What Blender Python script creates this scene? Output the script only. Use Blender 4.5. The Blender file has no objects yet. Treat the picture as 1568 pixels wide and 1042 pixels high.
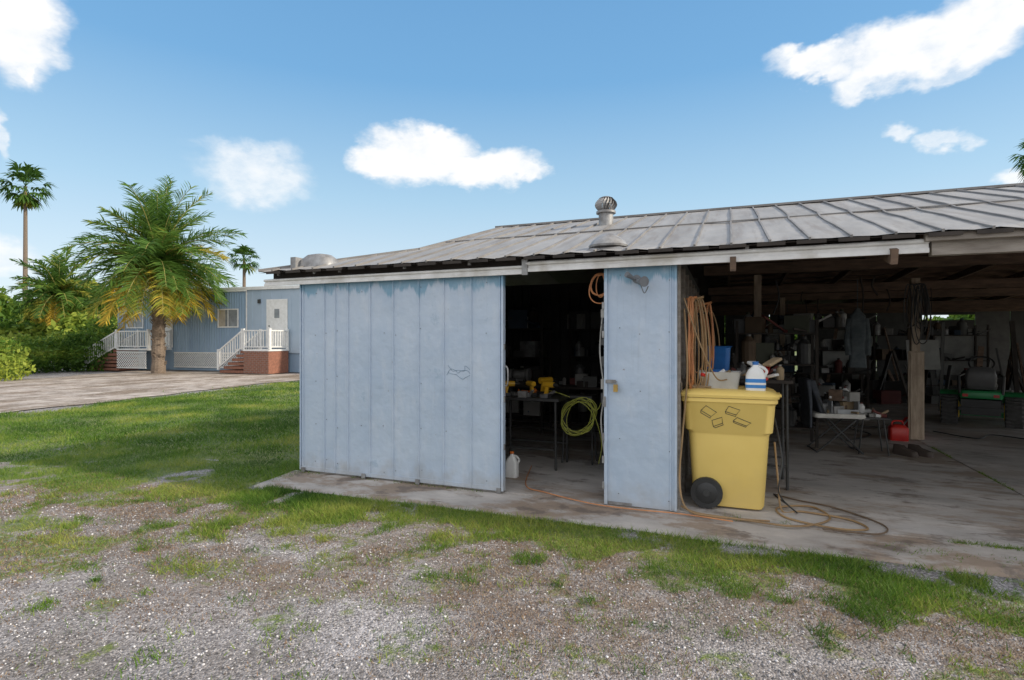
import bpy, math, random
import numpy as np
from mathutils import Vector, Matrix
random.seed(7); rng=np.random.default_rng(7)
S=bpy.context.scene
R=math.radians
YAW=R(21.35)
CAMP=(4.846,-5.354,1.6)
def C(a,b):
    "a metres to the right, b metres ahead of the survey station -> site coordinates"
    return (CAMP[0]+.931*a-.364*b, CAMP[1]+.364*a+.931*b)

# ------------------------------------------------------------------ helpers
def newmat(name):
    m=bpy.data.materials.new(name); m.use_nodes=True
    nt=m.node_tree; return m,nt,nt.nodes['Principled BSDF']
def N(nt,t,**k):
    n=nt.nodes.new(t)
    for a,b in k.items(): setattr(n,a,b)
    return n
def noise(nt,vec,scale,detail=5,rough=.55):
    n=N(nt,'ShaderNodeTexNoise'); n.inputs['Scale'].default_value=scale
    n.inputs['Detail'].default_value=detail; n.inputs['Roughness'].default_value=rough
    nt.links.new(vec,n.inputs['Vector']); return n.outputs['Fac']
def coords(nt,stretch=(1,1,1)):
    tc=N(nt,'ShaderNodeTexCoord'); mp=N(nt,'ShaderNodeMapping')
    mp.inputs['Scale'].default_value=stretch
    nt.links.new(tc.outputs['Object'],mp.inputs['Vector']); return mp.outputs['Vector']
def ramp(nt,fac,stops):
    r=N(nt,'ShaderNodeValToRGB'); e=r.color_ramp.elements
    while len(e)<len(stops): e.new(.5)
    for i,(p,c) in enumerate(stops):
        e[i].position=p; e[i].color=(*c,1) if len(c)==3 else c
    nt.links.new(fac,r.inputs['Fac']); return r.outputs['Color']
def mix(nt,fac,a,b,blend='MIX'):
    n=N(nt,'ShaderNodeMix',data_type='RGBA',blend_type=blend)
    for sock,v in ((n.inputs[0],fac),(n.inputs[6],a),(n.inputs[7],b)):
        if isinstance(v,(int,float)): sock.default_value=v
        elif isinstance(v,tuple): sock.default_value=(*v,1)
        else: nt.links.new(v,sock)
    return n.outputs[2]
def math_(nt,op,a,b=0.0,c=None,clamp=False):
    n=N(nt,'ShaderNodeMath',operation=op,use_clamp=clamp)
    for i,v in enumerate((a,b,c)):
        if v is None: continue
        if isinstance(v,(int,float)): n.inputs[i].default_value=v
        else: nt.links.new(v,n.inputs[i])
    return n.outputs[0]
def mrange(nt,v,a,b,c=0.,d=1.):
    n=N(nt,'ShaderNodeMapRange',interpolation_type='SMOOTHSTEP'); nt.links.new(v,n.inputs['Value'])
    for k,x in (('From Min',a),('From Max',b),('To Min',c),('To Max',d)): n.inputs[k].default_value=x
    return n.outputs['Result']
def bump(nt,bs,h,strength=.3,dist=.01):
    b=N(nt,'ShaderNodeBump'); b.inputs['Strength'].default_value=strength; b.inputs['Distance'].default_value=dist
    nt.links.new(h,b.inputs['Height']); nt.links.new(b.outputs['Normal'],bs.inputs['Normal'])
def mat(name,c1,c2=None,scale=4,rough=.7,metal=0,bmp=.15,stretch=(1,1,1),lo=.35,hi=.65,c3=None):
    m,nt,bs=newmat(name)
    if c2 is None: c2=tuple(x*.75 for x in c1)
    v=coords(nt,stretch)
    f=noise(nt,v,scale,6,.6)
    col=ramp(nt,f,[(lo,c1),(hi,c2)])
    if c3:
        f3=noise(nt,v,scale*.37,5)
        col=mix(nt,ramp(nt,f3,[(.52,(0,0,0)),(.66,(1,1,1))]),col,c3)
    nt.links.new(col,bs.inputs['Base Color'])
    bs.inputs['Roughness'].default_value=rough; bs.inputs['Metallic'].default_value=metal
    if bmp: bump(nt,bs,noise(nt,v,scale*6,3),bmp)
    return m

class MB:
    def __init__(s): s.v=[];s.f=[];s.m=[]
    def add(s,vs,fs,m=0):
        o=len(s.v); s.v+= [tuple(p) for p in vs]; s.f+=[tuple(i+o for i in f) for f in fs]; s.m+=[m]*len(fs)
    def box(s,x0,x1,y0,y1,z0,z1,m=0):
        s.add([(x0,y0,z0),(x1,y0,z0),(x1,y1,z0),(x0,y1,z0),(x0,y0,z1),(x1,y0,z1),(x1,y1,z1),(x0,y1,z1)],
              [(0,3,2,1),(4,5,6,7),(0,1,5,4),(1,2,6,5),(2,3,7,6),(3,0,4,7)],m)
    def beam(s,p0,p1,w,h,m=0,up=(0,0,1)):
        p0=Vector(p0);p1=Vector(p1);d=(p1-p0).normalized();u=Vector(up)
        if abs(d.dot(u))>.98:u=Vector((0,1,0))
        a=d.cross(u).normalized();b=a.cross(d)
        a*=w/2;b*=h/2
        s.add([p0-a-b,p0+a-b,p0+a+b,p0-a+b,p1-a-b,p1+a-b,p1+a+b,p1-a+b],
              [(0,1,2,3),(7,6,5,4),(0,4,5,1),(1,5,6,2),(2,6,7,3),(3,7,4,0)],m)
    def cyl(s,p0,p1,r0,r1=None,n=16,m=0,caps=True):
        if r1 is None:r1=r0
        s.tube([p0,p1],[r0,r1],n,m,caps)
    def tube(s,pts,r,n=8,m=0,caps=True):
        P=[Vector(p) for p in pts]; k=len(P)
        rs=r if isinstance(r,(list,tuple)) else [r]*k
        o=len(s.v); a=None
        for i in range(k):
            d=(P[min(i+1,k-1)]-P[max(i-1,0)])
            d=d.normalized() if d.length>1e-9 else Vector((0,0,1))
            if a is None:
                t=Vector((0,0,1)) if abs(d.z)<.9 else Vector((1,0,0))
                a=d.cross(t).normalized()
            else:
                a=(a-d*a.dot(d)); a=a.normalized() if a.length>1e-6 else d.orthogonal().normalized()
            b=d.cross(a)
            for j in range(n):
                q=2*math.pi*j/n
                s.v.append(tuple(P[i]+(a*math.cos(q)+b*math.sin(q))*rs[i]))
        for i in range(k-1):
            for j in range(n):
                j2=(j+1)%n
                s.f.append((o+i*n+j,o+i*n+j2,o+(i+1)*n+j2,o+(i+1)*n+j)); s.m.append(m)
        if caps:
            s.f.append(tuple(o+j for j in reversed(range(n)))); s.m.append(m)
            s.f.append(tuple(o+(k-1)*n+j for j in range(n))); s.m.append(m)
    def loft(s,secs,m=0,n=6,cx=0,cy=0):
        "rounded-rectangle sections (z,hx,hy,r[,dx])"
        rings=[]
        for sec in secs:
            z,hx,hy,r=sec[:4]; dx=sec[4] if len(sec)>4 else 0
            ring=[]
            for (sx,sy,a0) in ((1,1,0),(-1,1,90),(-1,-1,180),(1,-1,270)):
                for i in range(n):
                    a=R(a0+90*i/(n-1))
                    ring.append((cx+dx+sx*(hx-r)+r*math.cos(a),cy+sy*(hy-r)+r*math.sin(a),z))
            rings.append(ring)
        k=len(rings[0]); vs=[p for rg in rings for p in rg]; fs=[]
        for i in range(len(rings)-1):
            for j in range(k):
                fs.append((i*k+j,i*k+(j+1)%k,(i+1)*k+(j+1)%k,(i+1)*k+j))
        fs.append(tuple(reversed(range(k)))); fs.append(tuple((len(rings)-1)*k+j for j in range(k)))
        s.add(vs,fs,m)
    def make(s,name,mats,parent=None,smooth=False,bevel=0,loc=None,rotz=0):
        me=bpy.data.meshes.new(name); me.from_pydata(s.v,[],s.f)
        mats=mats if isinstance(mats,(list,tuple)) else [mats]
        for m in mats: me.materials.append(m)
        me.polygons.foreach_set('material_index',s.m)
        if smooth: me.polygons.foreach_set('use_smooth',[True]*len(s.f))
        me.update()
        ob=bpy.data.objects.new(name,me); S.collection.objects.link(ob)
        if parent: ob.parent=parent
        if loc: ob.location=loc
        ob.rotation_euler[2]=rotz
        if bevel:
            b=ob.modifiers.new('Bevel','BEVEL'); b.width=bevel; b.segments=2; b.limit_method='ANGLE'; b.angle_limit=R(40)
        if smooth:
            e=ob.modifiers.new('Split','EDGE_SPLIT'); e.split_angle=R(42)
        return ob
def group(name,loc=(0,0,0),rotz=0):
    e=bpy.data.objects.new(name,None); S.collection.objects.link(e); e.location=loc; e.rotation_euler[2]=rotz
    e.empty_display_size=.2; return e
def catmull(P,sub=8):
    P=[Vector(p) for p in P]; out=[]
    Q=[P[0]]+P+[P[-1]]
    for i in range(1,len(Q)-2):
        for k in range(sub):
            t=k/sub; a,b,c,d=Q[i-1],Q[i],Q[i+1],Q[i+2]
            out.append(.5*((2*b)+(c-a)*t+(2*a-5*b+4*c-d)*t*t+(3*b-a-3*c+d)*t**3))
    out.append(P[-1]); return out
_T=rng.random((256,256))
def vnoise(x,y,sc=1.0,oct=4,seed=0):
    x=np.asarray(x,float)*sc+seed*17.3; y=np.asarray(y,float)*sc+seed*9.1
    r=0;a=1;t=0
    for o in range(oct):
        xi=np.floor(x).astype(int); yi=np.floor(y).astype(int); fx=x-xi; fy=y-yi
        fx=fx*fx*(3-2*fx); fy=fy*fy*(3-2*fy)
        g=lambda i,j:_T[(xi+i)%256,(yi+j)%256]
        r=r+a*((g(0,0)*(1-fx)+g(1,0)*fx)*(1-fy)+(g(0,1)*(1-fx)+g(1,1)*fx)*fy); t+=a
        a*=.5; x=x*2.03+5; y=y*2.03+3
    return r/t
def sstep(a,b,x):
    t=np.clip((x-a)/(b-a),0,1); return t*t*(3-2*t)
def fastmesh(name,V,F,mats,attrs=None,parent=None,smooth=False,fattr=None):
    me=bpy.data.meshes.new(name); V=np.asarray(V,np.float32); F=np.asarray(F,np.int32)
    k=F.shape[1]
    me.vertices.add(len(V)); me.vertices.foreach_set('co',V.ravel())
    me.loops.add(F.size); me.loops.foreach_set('vertex_index',F.ravel())
    me.polygons.add(len(F)); me.polygons.foreach_set('loop_start',np.arange(len(F),dtype=np.int32)*k)
    try: me.polygons.foreach_set('loop_total',np.full(len(F),k,np.int32))
    except Exception: pass
    if smooth: me.polygons.foreach_set('use_smooth',np.ones(len(F),bool))
    me.update(calc_edges=True)
    for nm,a in (attrs or {}).items():
        at=me.attributes.new(nm,'FLOAT','POINT'); at.data.foreach_set('value',np.asarray(a,np.float32))
    for nm,a in (fattr or {}).items():
        at=me.attributes.new(nm,'FLOAT','FACE'); at.data.foreach_set('value',np.asarray(a,np.float32))
    for m in (mats if isinstance(mats,(list,tuple)) else [mats]): me.materials.append(m)
    me.validate()
    ob=bpy.data.objects.new(name,me); S.collection.objects.link(ob)
    if parent: ob.parent=parent
    return ob

# ------------------------------------------------------------------ world & sun
az=Vector((.965,.16)).normalized(); EL=R(30)
sund=Vector((az.x*math.cos(EL),az.y*math.cos(EL),math.sin(EL)))
w=bpy.data.worlds.new("World"); S.world=w; w.use_nodes=True; nt=w.node_tree
bg=nt.nodes['Background']; sky=N(nt,'ShaderNodeTexSky'); sky.sky_type='NISHITA'; sky.sun_disc=False
sky.sun_elevation=EL; sky.sun_rotation=math.atan2(az.x,az.y); sky.air_density=1.0; sky.dust_density=.6; sky.ozone_density=1.5
tc=N(nt,'ShaderNodeTexCoord'); D=tc.outputs['Generated']
def wn(scale,detail,rough=.55,off=(0,0,0)):
    mp=N(nt,'ShaderNodeMapping'); mp.inputs['Location'].default_value=off; mp.inputs['Scale'].default_value=(1,1,1.6)
    nt.links.new(D,mp.inputs['Vector'])
    n=N(nt,'ShaderNodeTexNoise'); n.inputs['Scale'].default_value=scale; n.inputs['Detail'].default_value=detail; n.inputs['Roughness'].default_value=rough
    nt.links.new(mp.outputs['Vector'],n.inputs['Vector']); return n
wc=wn(8,5,.6)
sub=N(nt,'ShaderNodeVectorMath',operation='SUBTRACT'); nt.links.new(wc.outputs['Color'],sub.inputs[0]); sub.inputs[1].default_value=(.5,.5,.5)
scl=N(nt,'ShaderNodeVectorMath',operation='SCALE'); nt.links.new(sub.outputs[0],scl.inputs[0]); scl.inputs['Scale'].default_value=.10
ad=N(nt,'ShaderNodeVectorMath',operation='ADD'); nt.links.new(D,ad.inputs[0]); nt.links.new(scl.outputs[0],ad.inputs[1])
clouds=[(645,238,92,46,1.15),(740,258,95,34,1.1),(806,268,44,20,.95),(590,240,52,26,1),(672,216,62,32,1.05),
 (395,264,98,52,.58),(400,290,56,26,.5),(340,222,60,18,.3),(15,30,104,80,1.1),(32,98,28,26,.8),
 (1400,72,150,46,.95),(1250,94,84,20,.8),(1510,34,120,60,1.0),(1310,118,52,24,.75),(1470,104,80,18,.5),
 (1388,200,34,16,.6),(1448,207,40,17,.6),(15,212,18,38,.6),(1560,272,50,14,.7),(0,400,80,36,.6)]
acc=None
for px,py,hw,hh,wt in clouds:
    a=(px-784)/840; b=(521-py)/840; L=math.sqrt(1+a*a+b*b)
    v=Vector((a,1,b))/L; v.rotate(Matrix.Rotation(YAW,3,'Z'))
    mp=N(nt,'ShaderNodeMapping',vector_type='TEXTURE')
    mp.inputs['Location'].default_value=v
    mp.inputs['Rotation'].default_value=(0,0,YAW-math.atan(a))
    mp.inputs['Scale'].default_value=(hw/840/L/math.sqrt(1+a*a)*1.2,.5,hh/840/L*1.2)
    nt.links.new(ad.outputs[0],mp.inputs['Vector'])
    ln=N(nt,'ShaderNodeVectorMath',operation='LENGTH'); nt.links.new(mp.outputs['Vector'],ln.inputs[0])
    q=math_(nt,'SUBTRACT',1.0,ln.outputs['Value'],clamp=True)
    q=math_(nt,'MULTIPLY',q,1.9*wt); q=math_(nt,'MINIMUM',q,wt)
    acc=q if acc is None else math_(nt,'MAXIMUM',acc,q)
n2=wn(17,6,.62,(3,1,2)).outputs['Fac']
dens=math_(nt,'MULTIPLY_ADD',math_(nt,'SUBTRACT',n2,.5),.75,acc)
cf=math_(nt,'MULTIPLY',mrange(nt,dens,.05,1.0),math_(nt,'MULTIPLY',acc,4,clamp=True))
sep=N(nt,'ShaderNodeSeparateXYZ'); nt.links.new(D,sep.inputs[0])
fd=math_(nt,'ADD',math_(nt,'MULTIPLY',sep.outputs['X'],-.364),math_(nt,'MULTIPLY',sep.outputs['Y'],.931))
fill_cov=math_(nt,'MAXIMUM',mrange(nt,fd,.25,-.15),mrange(nt,sep.outputs['Z'],.62,.8))  # unseen bright clouds behind the camera and overhead, added to lift the shade
fill_cov=math_(nt,'MULTIPLY',fill_cov,mrange(nt,wn(3,4,.5,(2,2,2)).outputs['Fac'],.36,.52))
fill_cov=math_(nt,'MULTIPLY',fill_cov,mrange(nt,sep.outputs['Z'],.0,.1))
SK=.15
cs=ramp(nt,n2,[(.3,(.88,.91,.95)),(.55,(1,1,1))])
csn=N(nt,'ShaderNodeVectorMath',operation='SCALE'); nt.links.new(cs,csn.inputs[0]); csn.inputs['Scale'].default_value=7.0
zc=math_(nt,'MAXIMUM',sep.outputs['Z'],0.0)
cr=ramp(nt,zc,[(0,(.82,.91,.97)),(.10,(.72,.86,.96)),(.24,(.46,.71,.91)),(.42,(.20,.47,.80)),(1,(.06,.22,.55))])
crs=N(nt,'ShaderNodeVectorMath',operation='SCALE'); nt.links.new(cr,crs.inputs[0]); crs.inputs['Scale'].default_value=1/SK
skyc=mix(nt,.82,sky.outputs['Color'],crs.outputs[0])
fin=mix(nt,cf,skyc,csn.outputs[0])
fin=mix(nt,math_(nt,'MULTIPLY',fill_cov,.9),fin,(9.4,9.1,8.9))
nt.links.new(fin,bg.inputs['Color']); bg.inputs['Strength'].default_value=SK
sl=bpy.data.lights.new('sun','SUN'); sl.energy=4.1; sl.angle=R(2.0); sl.color=(1,.89,.72)
so=bpy.data.objects.new('sun',sl); S.collection.objects.link(so); so.rotation_euler=sund.to_track_quat('Z','Y').to_euler(); so.location=(20,5,20)

# ------------------------------------------------------------------ camera
cd=bpy.data.cameras.new('camera'); cam=bpy.data.objects.new('camera',cd); S.collection.objects.link(cam); S.camera=cam
cam.location=CAMP; cam.rotation_euler=(R(90),0,YAW); cd.lens=36*840/1568; cd.sensor_width=36; cd.clip_end=3000; cd.clip_start=.05
S.view_settings.view_transform='Standard'; S.view_settings.look='None'; S.view_settings.exposure=0

# ------------------------------------------------------------------ masks
def grass_amt(x,y):
    n=vnoise(x,y,1.1,5,1); n2=vnoise(x,y,3.6,4,2); n3=vnoise(x,y,2.2,4,13)
    yy=y+(n-.5)*1.3
    lush=sstep(-2.0,-1.2,yy)*np.where(y<.2,sstep(.32,.54,n3+sstep(-1.6,-.2,y)*.16+sstep(1,-3,x)*.04),1)
    right=sstep(1.0,3.2,x); lush=lush*(1-right)+right*sstep(-1.5,-.95,yy)*sstep(.34,.54,n3+.03)
    drive=1-sstep(-10.3,-9.5,x+(n-.5)*1.6+0.12*(y-1)*1)
    lush=lush*(1-drive*(y<40))
    sparse=.60*sstep(.47,.60,n2)*sstep(-3.9,-1.6,y+(n-.5)*2)*(1-drive)
    left=sstep(3.2,-.6,x)*.72*sstep(.44,.57,n*.5+n2*.5)*(y<-.9)
    far=.5*sstep(.58,.68,n2)*(y<-1)
    return np.clip(np.maximum(np.maximum(np.maximum(lush,sparse),left),far),0,1)
def axis(lo,hi,step,far,g=1.18):
    a=list(np.arange(lo,hi+1e-6,step)); s=step; v=a[-1]
    while v<far: s*=g; v+=s; a.append(v)
    s=step; v=a[0]; b=[]
    while v>-far: s*=g; v-=s; b.append(v)
    return np.array(b[::-1]+a)
gx=axis(-5,9,.06,900); gy=axis(-4.5,2.0,.06,900)
X,Y=np.meshgrid(gx,gy)
G=grass_amt(X,Y)
def dirt_amt(x,y): return np.clip(sstep(.43,.58,vnoise(x,y,.9,4,5))*sstep(-3.6,-2.0,y)*sstep(-.5,-1.3,y)+sstep(2.0,-1.2,x)*.55*sstep(-.6,-1.6,y)+.6*sstep(-2.3,-1.7,y)*sstep(-.7,-1.2,y),0,1)
dirt=dirt_amt(X,Y)
near=((np.abs(X)<30)&(np.abs(Y)<30))
Z=-.055+(vnoise(X,Y,1.4,4,3)-.5)*.035*near
Z=np.where((X>-.02)&(Y>-.5)&(Y<16)&(X<17),-.12,Z)
V=np.stack([X,Y,Z],-1).reshape(-1,3)
ii=np.arange(V.shape[0]).reshape(X.shape)
F=np.stack([ii[:-1,:-1],ii[:-1,1:],ii[1:,1:],ii[1:,:-1]],-1).reshape(-1,4)
m,nt,bs=newmat('ground_gravel_and_soil')
v=coords(nt)
def vor(scale,feat='F1'):
    n=N(nt,'ShaderNodeTexVoronoi',feature=feat); n.inputs['Scale'].default_value=scale; nt.links.new(v,n.inputs['Vector']); return n
v1=vor(85); v2=vor(38)
bw=N(nt,'ShaderNodeRGBToBW'); nt.links.new(v1.outputs['Color'],bw.inputs[0])
bw2=N(nt,'ShaderNodeRGBToBW'); nt.links.new(v2.outputs['Color'],bw2.inputs[0])
st=ramp(nt,bw.outputs[0],[(.15,(.09,.085,.085)),(.45,(.235,.228,.235)),(.7,(.37,.36,.37)),(.95,(.64,.63,.64))])
st2=ramp(nt,bw2.outputs[0],[(.1,(.14,.13,.13)),(.9,(.42,.405,.415))])
gcol=mix(nt,.3,st,st2)
tone=ramp(nt,noise(nt,v,1.3,5),[(.35,(.72,.68,.64)),(.65,(1.14,1.12,1.12))])
gcol=mix(nt,1.0,gcol,tone,'MULTIPLY')
def attr(nm):
    a=N(nt,'ShaderNodeAttribute'); a.attribute_name=nm; return a.outputs['Fac']
soil=ramp(nt,noise(nt,v,34,7,.7),[(.3,(.07,.048,.035)),(.5,(.16,.115,.082)),(.72,(.35,.27,.20))])
dm=math_(nt,'MULTIPLY',attr('dirt'),ramp(nt,noise(nt,v,6,7,.7),[(.36,(0,0,0)),(.58,(1,1,1))]))
gcol=mix(nt,math_(nt,'MULTIPLY',dm,.8),gcol,soil)
gr=ramp(nt,noise(nt,v,25,6,.7),[(.3,(.06,.085,.02)),(.5,(.12,.165,.035)),(.72,(.25,.27,.075))])
gl=ramp(nt,noise(nt,v,.7,4),[(.35,(.75,.92,.8)),(.65,(1.25,1.12,1.0))])
gr=mix(nt,1.0,gr,gl,'MULTIPLY')
gm=math_(nt,'MULTIPLY_ADD',math_(nt,'SUBTRACT',noise(nt,v,12,6,.7),.5),2.0,attr('grass'))
gm=ramp(nt,gm,[(.38,(0,0,0)),(.75,(1,1,1))])
gcol=mix(nt,math_(nt,'MULTIPLY',gm,.9),gcol,gr)
nt.links.new(gcol,bs.inputs['Base Color']); bs.inputs['Roughness'].default_value=.95
h=math_(nt,'SUBTRACT',1.0,v1.outputs['Distance'])
h=math_(nt,'ADD',h,math_(nt,'MULTIPLY',noise(nt,v,20,4),1.2))
bump(nt,bs,h,.8,.012)
fastmesh('ground',V,F,m,{'grass':G.ravel(),'dirt':dirt.ravel()},smooth=True)

# driveway
VV=[]; ys=np.linspace(-30,60,140)
for y in ys:
    xr=-10.2-.12*(y-1)+(vnoise(y,3.,.8,3,6)-.5)*1.2; xl=-21.5-.45*max(y-7,-20)+(vnoise(y,9.,.5,3,7)-.5)*2
    if y>16.5: xl=xr-.1-(30-min(y,30))*.6
    for t in np.linspace(0,1,60): VV.append((xr+(xl-xr)*t,y,-.034))
ii=np.arange(len(VV)).reshape(140,60)
F=np.stack([ii[:-1,:-1],ii[:-1,1:],ii[1:,1:],ii[1:,:-1]],-1).reshape(-1,4)[:, ::-1]
m,nt,bs=newmat('driveway_weathered_pavers'); v=coords(nt)
c_=ramp(nt,noise(nt,v,1.3,8,.75),[(.38,(.23,.19,.16)),(.5,(.38,.335,.30)),(.62,(.52,.475,.44))])
c_=mix(nt,mrange(nt,noise(nt,coords(nt,(.5,.16,1)),1.6,6,.7),.48,.60),c_,(.20,.155,.115))
br=N(nt,'ShaderNodeTexBrick'); nt.links.new(v,br.inputs['Vector']); br.inputs['Scale'].default_value=1.0
br.inputs['Brick Width'].default_value=.6; br.inputs['Row Height'].default_value=.3; br.inputs['Mortar Size'].default_value=.025
br.inputs['Color1'].default_value=(1.12,1.08,1.06,1); br.inputs['Color2'].default_value=(.78,.76,.75,1); br.inputs['Mortar'].default_value=(.62,.58,.52,1)
c_=mix(nt,.8,c_,br.outputs['Color'],'MULTIPLY')
c_=mix(nt,mrange(nt,noise(nt,v,14,6,.75),.54,.62,0,.5),c_,(.60,.56,.52))
nt.links.new(c_,bs.inputs['Base Color']); bs.inputs['Roughness'].default_value=.95; bump(nt,bs,noise(nt,v,14,5),.6,.04)
fastmesh('driveway',VV,F,m)

# ------------------------------------------------------------------ grass blades & stones
def leafmat(name,a,b,c,tr=.25):
    m,nt,bs=newmat(name)
    at=N(nt,'ShaderNodeAttribute'); at.attribute_name='tint'
    col=ramp(nt,at.outputs['Fac'],[(0,a),(.5,b),(1,c)])
    nt.links.new(col,bs.inputs['Base Color']); bs.inputs['Roughness'].default_value=.55
    bs.inputs['Specular IOR Level'].default_value=.2
    t=N(nt,'ShaderNodeBsdfTranslucent'); nt.links.new(col,t.inputs['Color'])
    ms=N(nt,'ShaderNodeMixShader'); ms.inputs[0].default_value=tr
    nt.links.new(bs.outputs[0],ms.inputs[1]); nt.links.new(t.outputs[0],ms.inputs[2])
    nt.links.new(ms.outputs[0],nt.nodes['Material Output'].inputs['Surface']); return m
gmat=leafmat('grass_blades',(.05,.115,.018),(.135,.245,.03),(.36,.38,.085),.35)
dry=leafmat('dry_grass',(.13,.075,.045),(.25,.155,.095),(.38,.29,.18),.15)
def blades(P,hgt,wid):
    n=len(P); a=rng.random(n)*6.283; lean=rng.random(n)*1.3+.2; la=rng.random(n)*6.283
    d=np.stack([np.cos(a),np.sin(a),0*a],1)*wid[:,None]*.5
    tip=np.stack([np.cos(la)*lean*hgt,np.sin(la)*lean*hgt,hgt],1)
    V=np.stack([P-d,P+d,P+tip],1).reshape(-1,3); F=np.arange(3*n).reshape(n,3)
    return V,F
Pts=[];H=[];W=[];T=[]
def scatter(x0,x1,y0,y1,dens,h0,h1,w,thr=.3):
    n=int((x1-x0)*(y1-y0)*dens); x=rng.uniform(x0,x1,n); y=rng.uniform(y0,y1,n)
    g=grass_amt(x,y)+(vnoise(x,y,6,3,8)-.5)*1.3
    k=(g>thr+rng.random(n)*.5)&~((x>-.05)&(y>-.60))
    x,y=x[k],y[k]; n=len(x)
    Pts.append(np.stack([x,y,np.full(n,-.06)],1)); hh=rng.uniform(h0,h1,n)*(.35+1.3*vnoise(x,y,2.5,3,4)); H.append(hh)
    W.append(np.full(n,w)*rng.uniform(.7,1.3,n)); T.append(np.clip(vnoise(x,y,1.2,4,11)*1.8-.42+rng.normal(0,.18,n),0,1))
scatter(-.1,9,-2.0,-.60,7500,.015,.07,.006,.34)
scatter(-4,2.6,-2.6,.5,4600,.018,.065,.006,.30)
scatter(-10.5,0,.5,6,1200,.025,.075,.013)
scatter(-10.5,-4,-3,.5,1200,.025,.07,.012)
scatter(-12,0,6,14,400,.03,.08,.022)
scatter(-2.5,9,-4.2,-1.7,2000,.01,.035,.006,.36)
for i in range(260):
    cx,cy=rng.uniform(-2.5,8.5),rng.uniform(-4.2,-1.3); n=int(rng.integers(12,90)); s=rng.uniform(.02,.09)
    Pts.append(np.stack([rng.normal(cx,s*1.4,n),rng.normal(cy,s,n),np.full(n,-.06)],1)); H.append(rng.uniform(.01,.05,n)); W.append(np.full(n,.007)); T.append(np.clip(rng.normal(rng.uniform(.1,.8),.15,n),0,1))
def line(x0,y0,x1,y1,n,z=0.0,h=.04,sp=.02):
    t=rng.random(n); t=t[(vnoise(t*9,t*0,1.0,3,int(n)%9)>.5)]; n=len(t)
    Pts.append(np.stack([x0+(x1-x0)*t+rng.normal(0,sp,n),y0+(y1-y0)*t+rng.normal(0,sp,n),np.full(n,z-.01)],1)); H.append(rng.uniform(.01,h,n)); W.append(np.full(n,.006)); T.append(rng.uniform(.2,.8,n))
line(5.3,-.01,9.5,-.01,3600,0,.035); line(7.69,.3,7.71,5.6,2200,0,.03,.012); line(0,-.06,2.6,-.06,300,0,.03); line(-.1,.05,-.1,1.2,1200,-.05,.18,.05); line(6,-.25,8,-.3,700,-.02,.03,.07)
line(-.25,-.5,.1,.0,900,-.05,.10,.08); line(.2,-.62,9,-.58,5000,-.04,.05,.03); line(4.75,-.03,5.0,-.05,260,0,.09,.03)
P=np.concatenate(Pts);H=np.concatenate(H);W=np.concatenate(W);T=np.concatenate(T)
V,F=blades(P,H,W); fastmesh('grass',V,F,gmat,fattr={'tint':T})
n=110000; x=rng.uniform(-2.5,9,n); y=rng.uniform(-3.8,-.8,n)
k=(dirt_amt(x,y)*.8+(vnoise(x,y,3.,3,2)-.5)*1.2>rng.random(n)*.9); x,y=x[k],y[k]; n=len(x)
V,F=blades(np.stack([x,y,np.full(n,-.052)],1),rng.uniform(.006,.022,n),np.full(n,.006)); fastmesh('dry_grass',V,F,dry,fattr={'tint':rng.random(n)})
n=46000; x=rng.uniform(-2.6,9,n); y=rng.uniform(-4.4,-1.0,n)
k=grass_amt(x,y)+rng.random(n)*.6+dirt_amt(x,y)*.25<.85; x,y=x[k],y[k]; n=len(x)
sz=rng.uniform(.003,.0095,n)*rng.uniform(.7,1.4,n)
octv=np.array([(1,0,0),(0,1,0),(-1,0,0),(0,-1,0),(0,0,.7),(0,0,-.7)],float); octf=np.array([(0,1,4),(1,2,4),(2,3,4),(3,0,4),(1,0,5),(2,1,5),(3,2,5),(0,3,5)])
a=rng.random(n)*6.283; ca,sa=np.cos(a),np.sin(a)
vv=octv[None]*rng.uniform(.6,1.35,(n,6,1)); 
vx=vv[...,0]*ca[:,None]-vv[...,1]*sa[:,None]*.8; vy=vv[...,0]*sa[:,None]+vv[...,1]*ca[:,None]*.8
zg=-.055+(vnoise(x,y,1.4,4,3)-.5)*.035
V=np.stack([x[:,None]+vx*sz[:,None],y[:,None]+vy*sz[:,None],zg[:,None]+.002+vv[...,2]*sz[:,None]],-1).reshape(-1,3)
F=(octf[None]+np.arange(n)[:,None,None]*6).reshape(-1,3)
m,nt,bs=newmat('gravel_stones'); at=N(nt,'ShaderNodeAttribute'); at.attribute_name='tint'
nt.links.new(ramp(nt,at.outputs['Fac'],[(0,(.09,.085,.085)),(.4,(.26,.25,.25)),(.75,(.41,.395,.405)),(1,(.72,.71,.72))]),bs.inputs['Base Color']); bs.inputs['Roughness'].default_value=.85
fastmesh('gravel',V,F,m,fattr={'tint':np.repeat(rng.random(n),8)})

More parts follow.
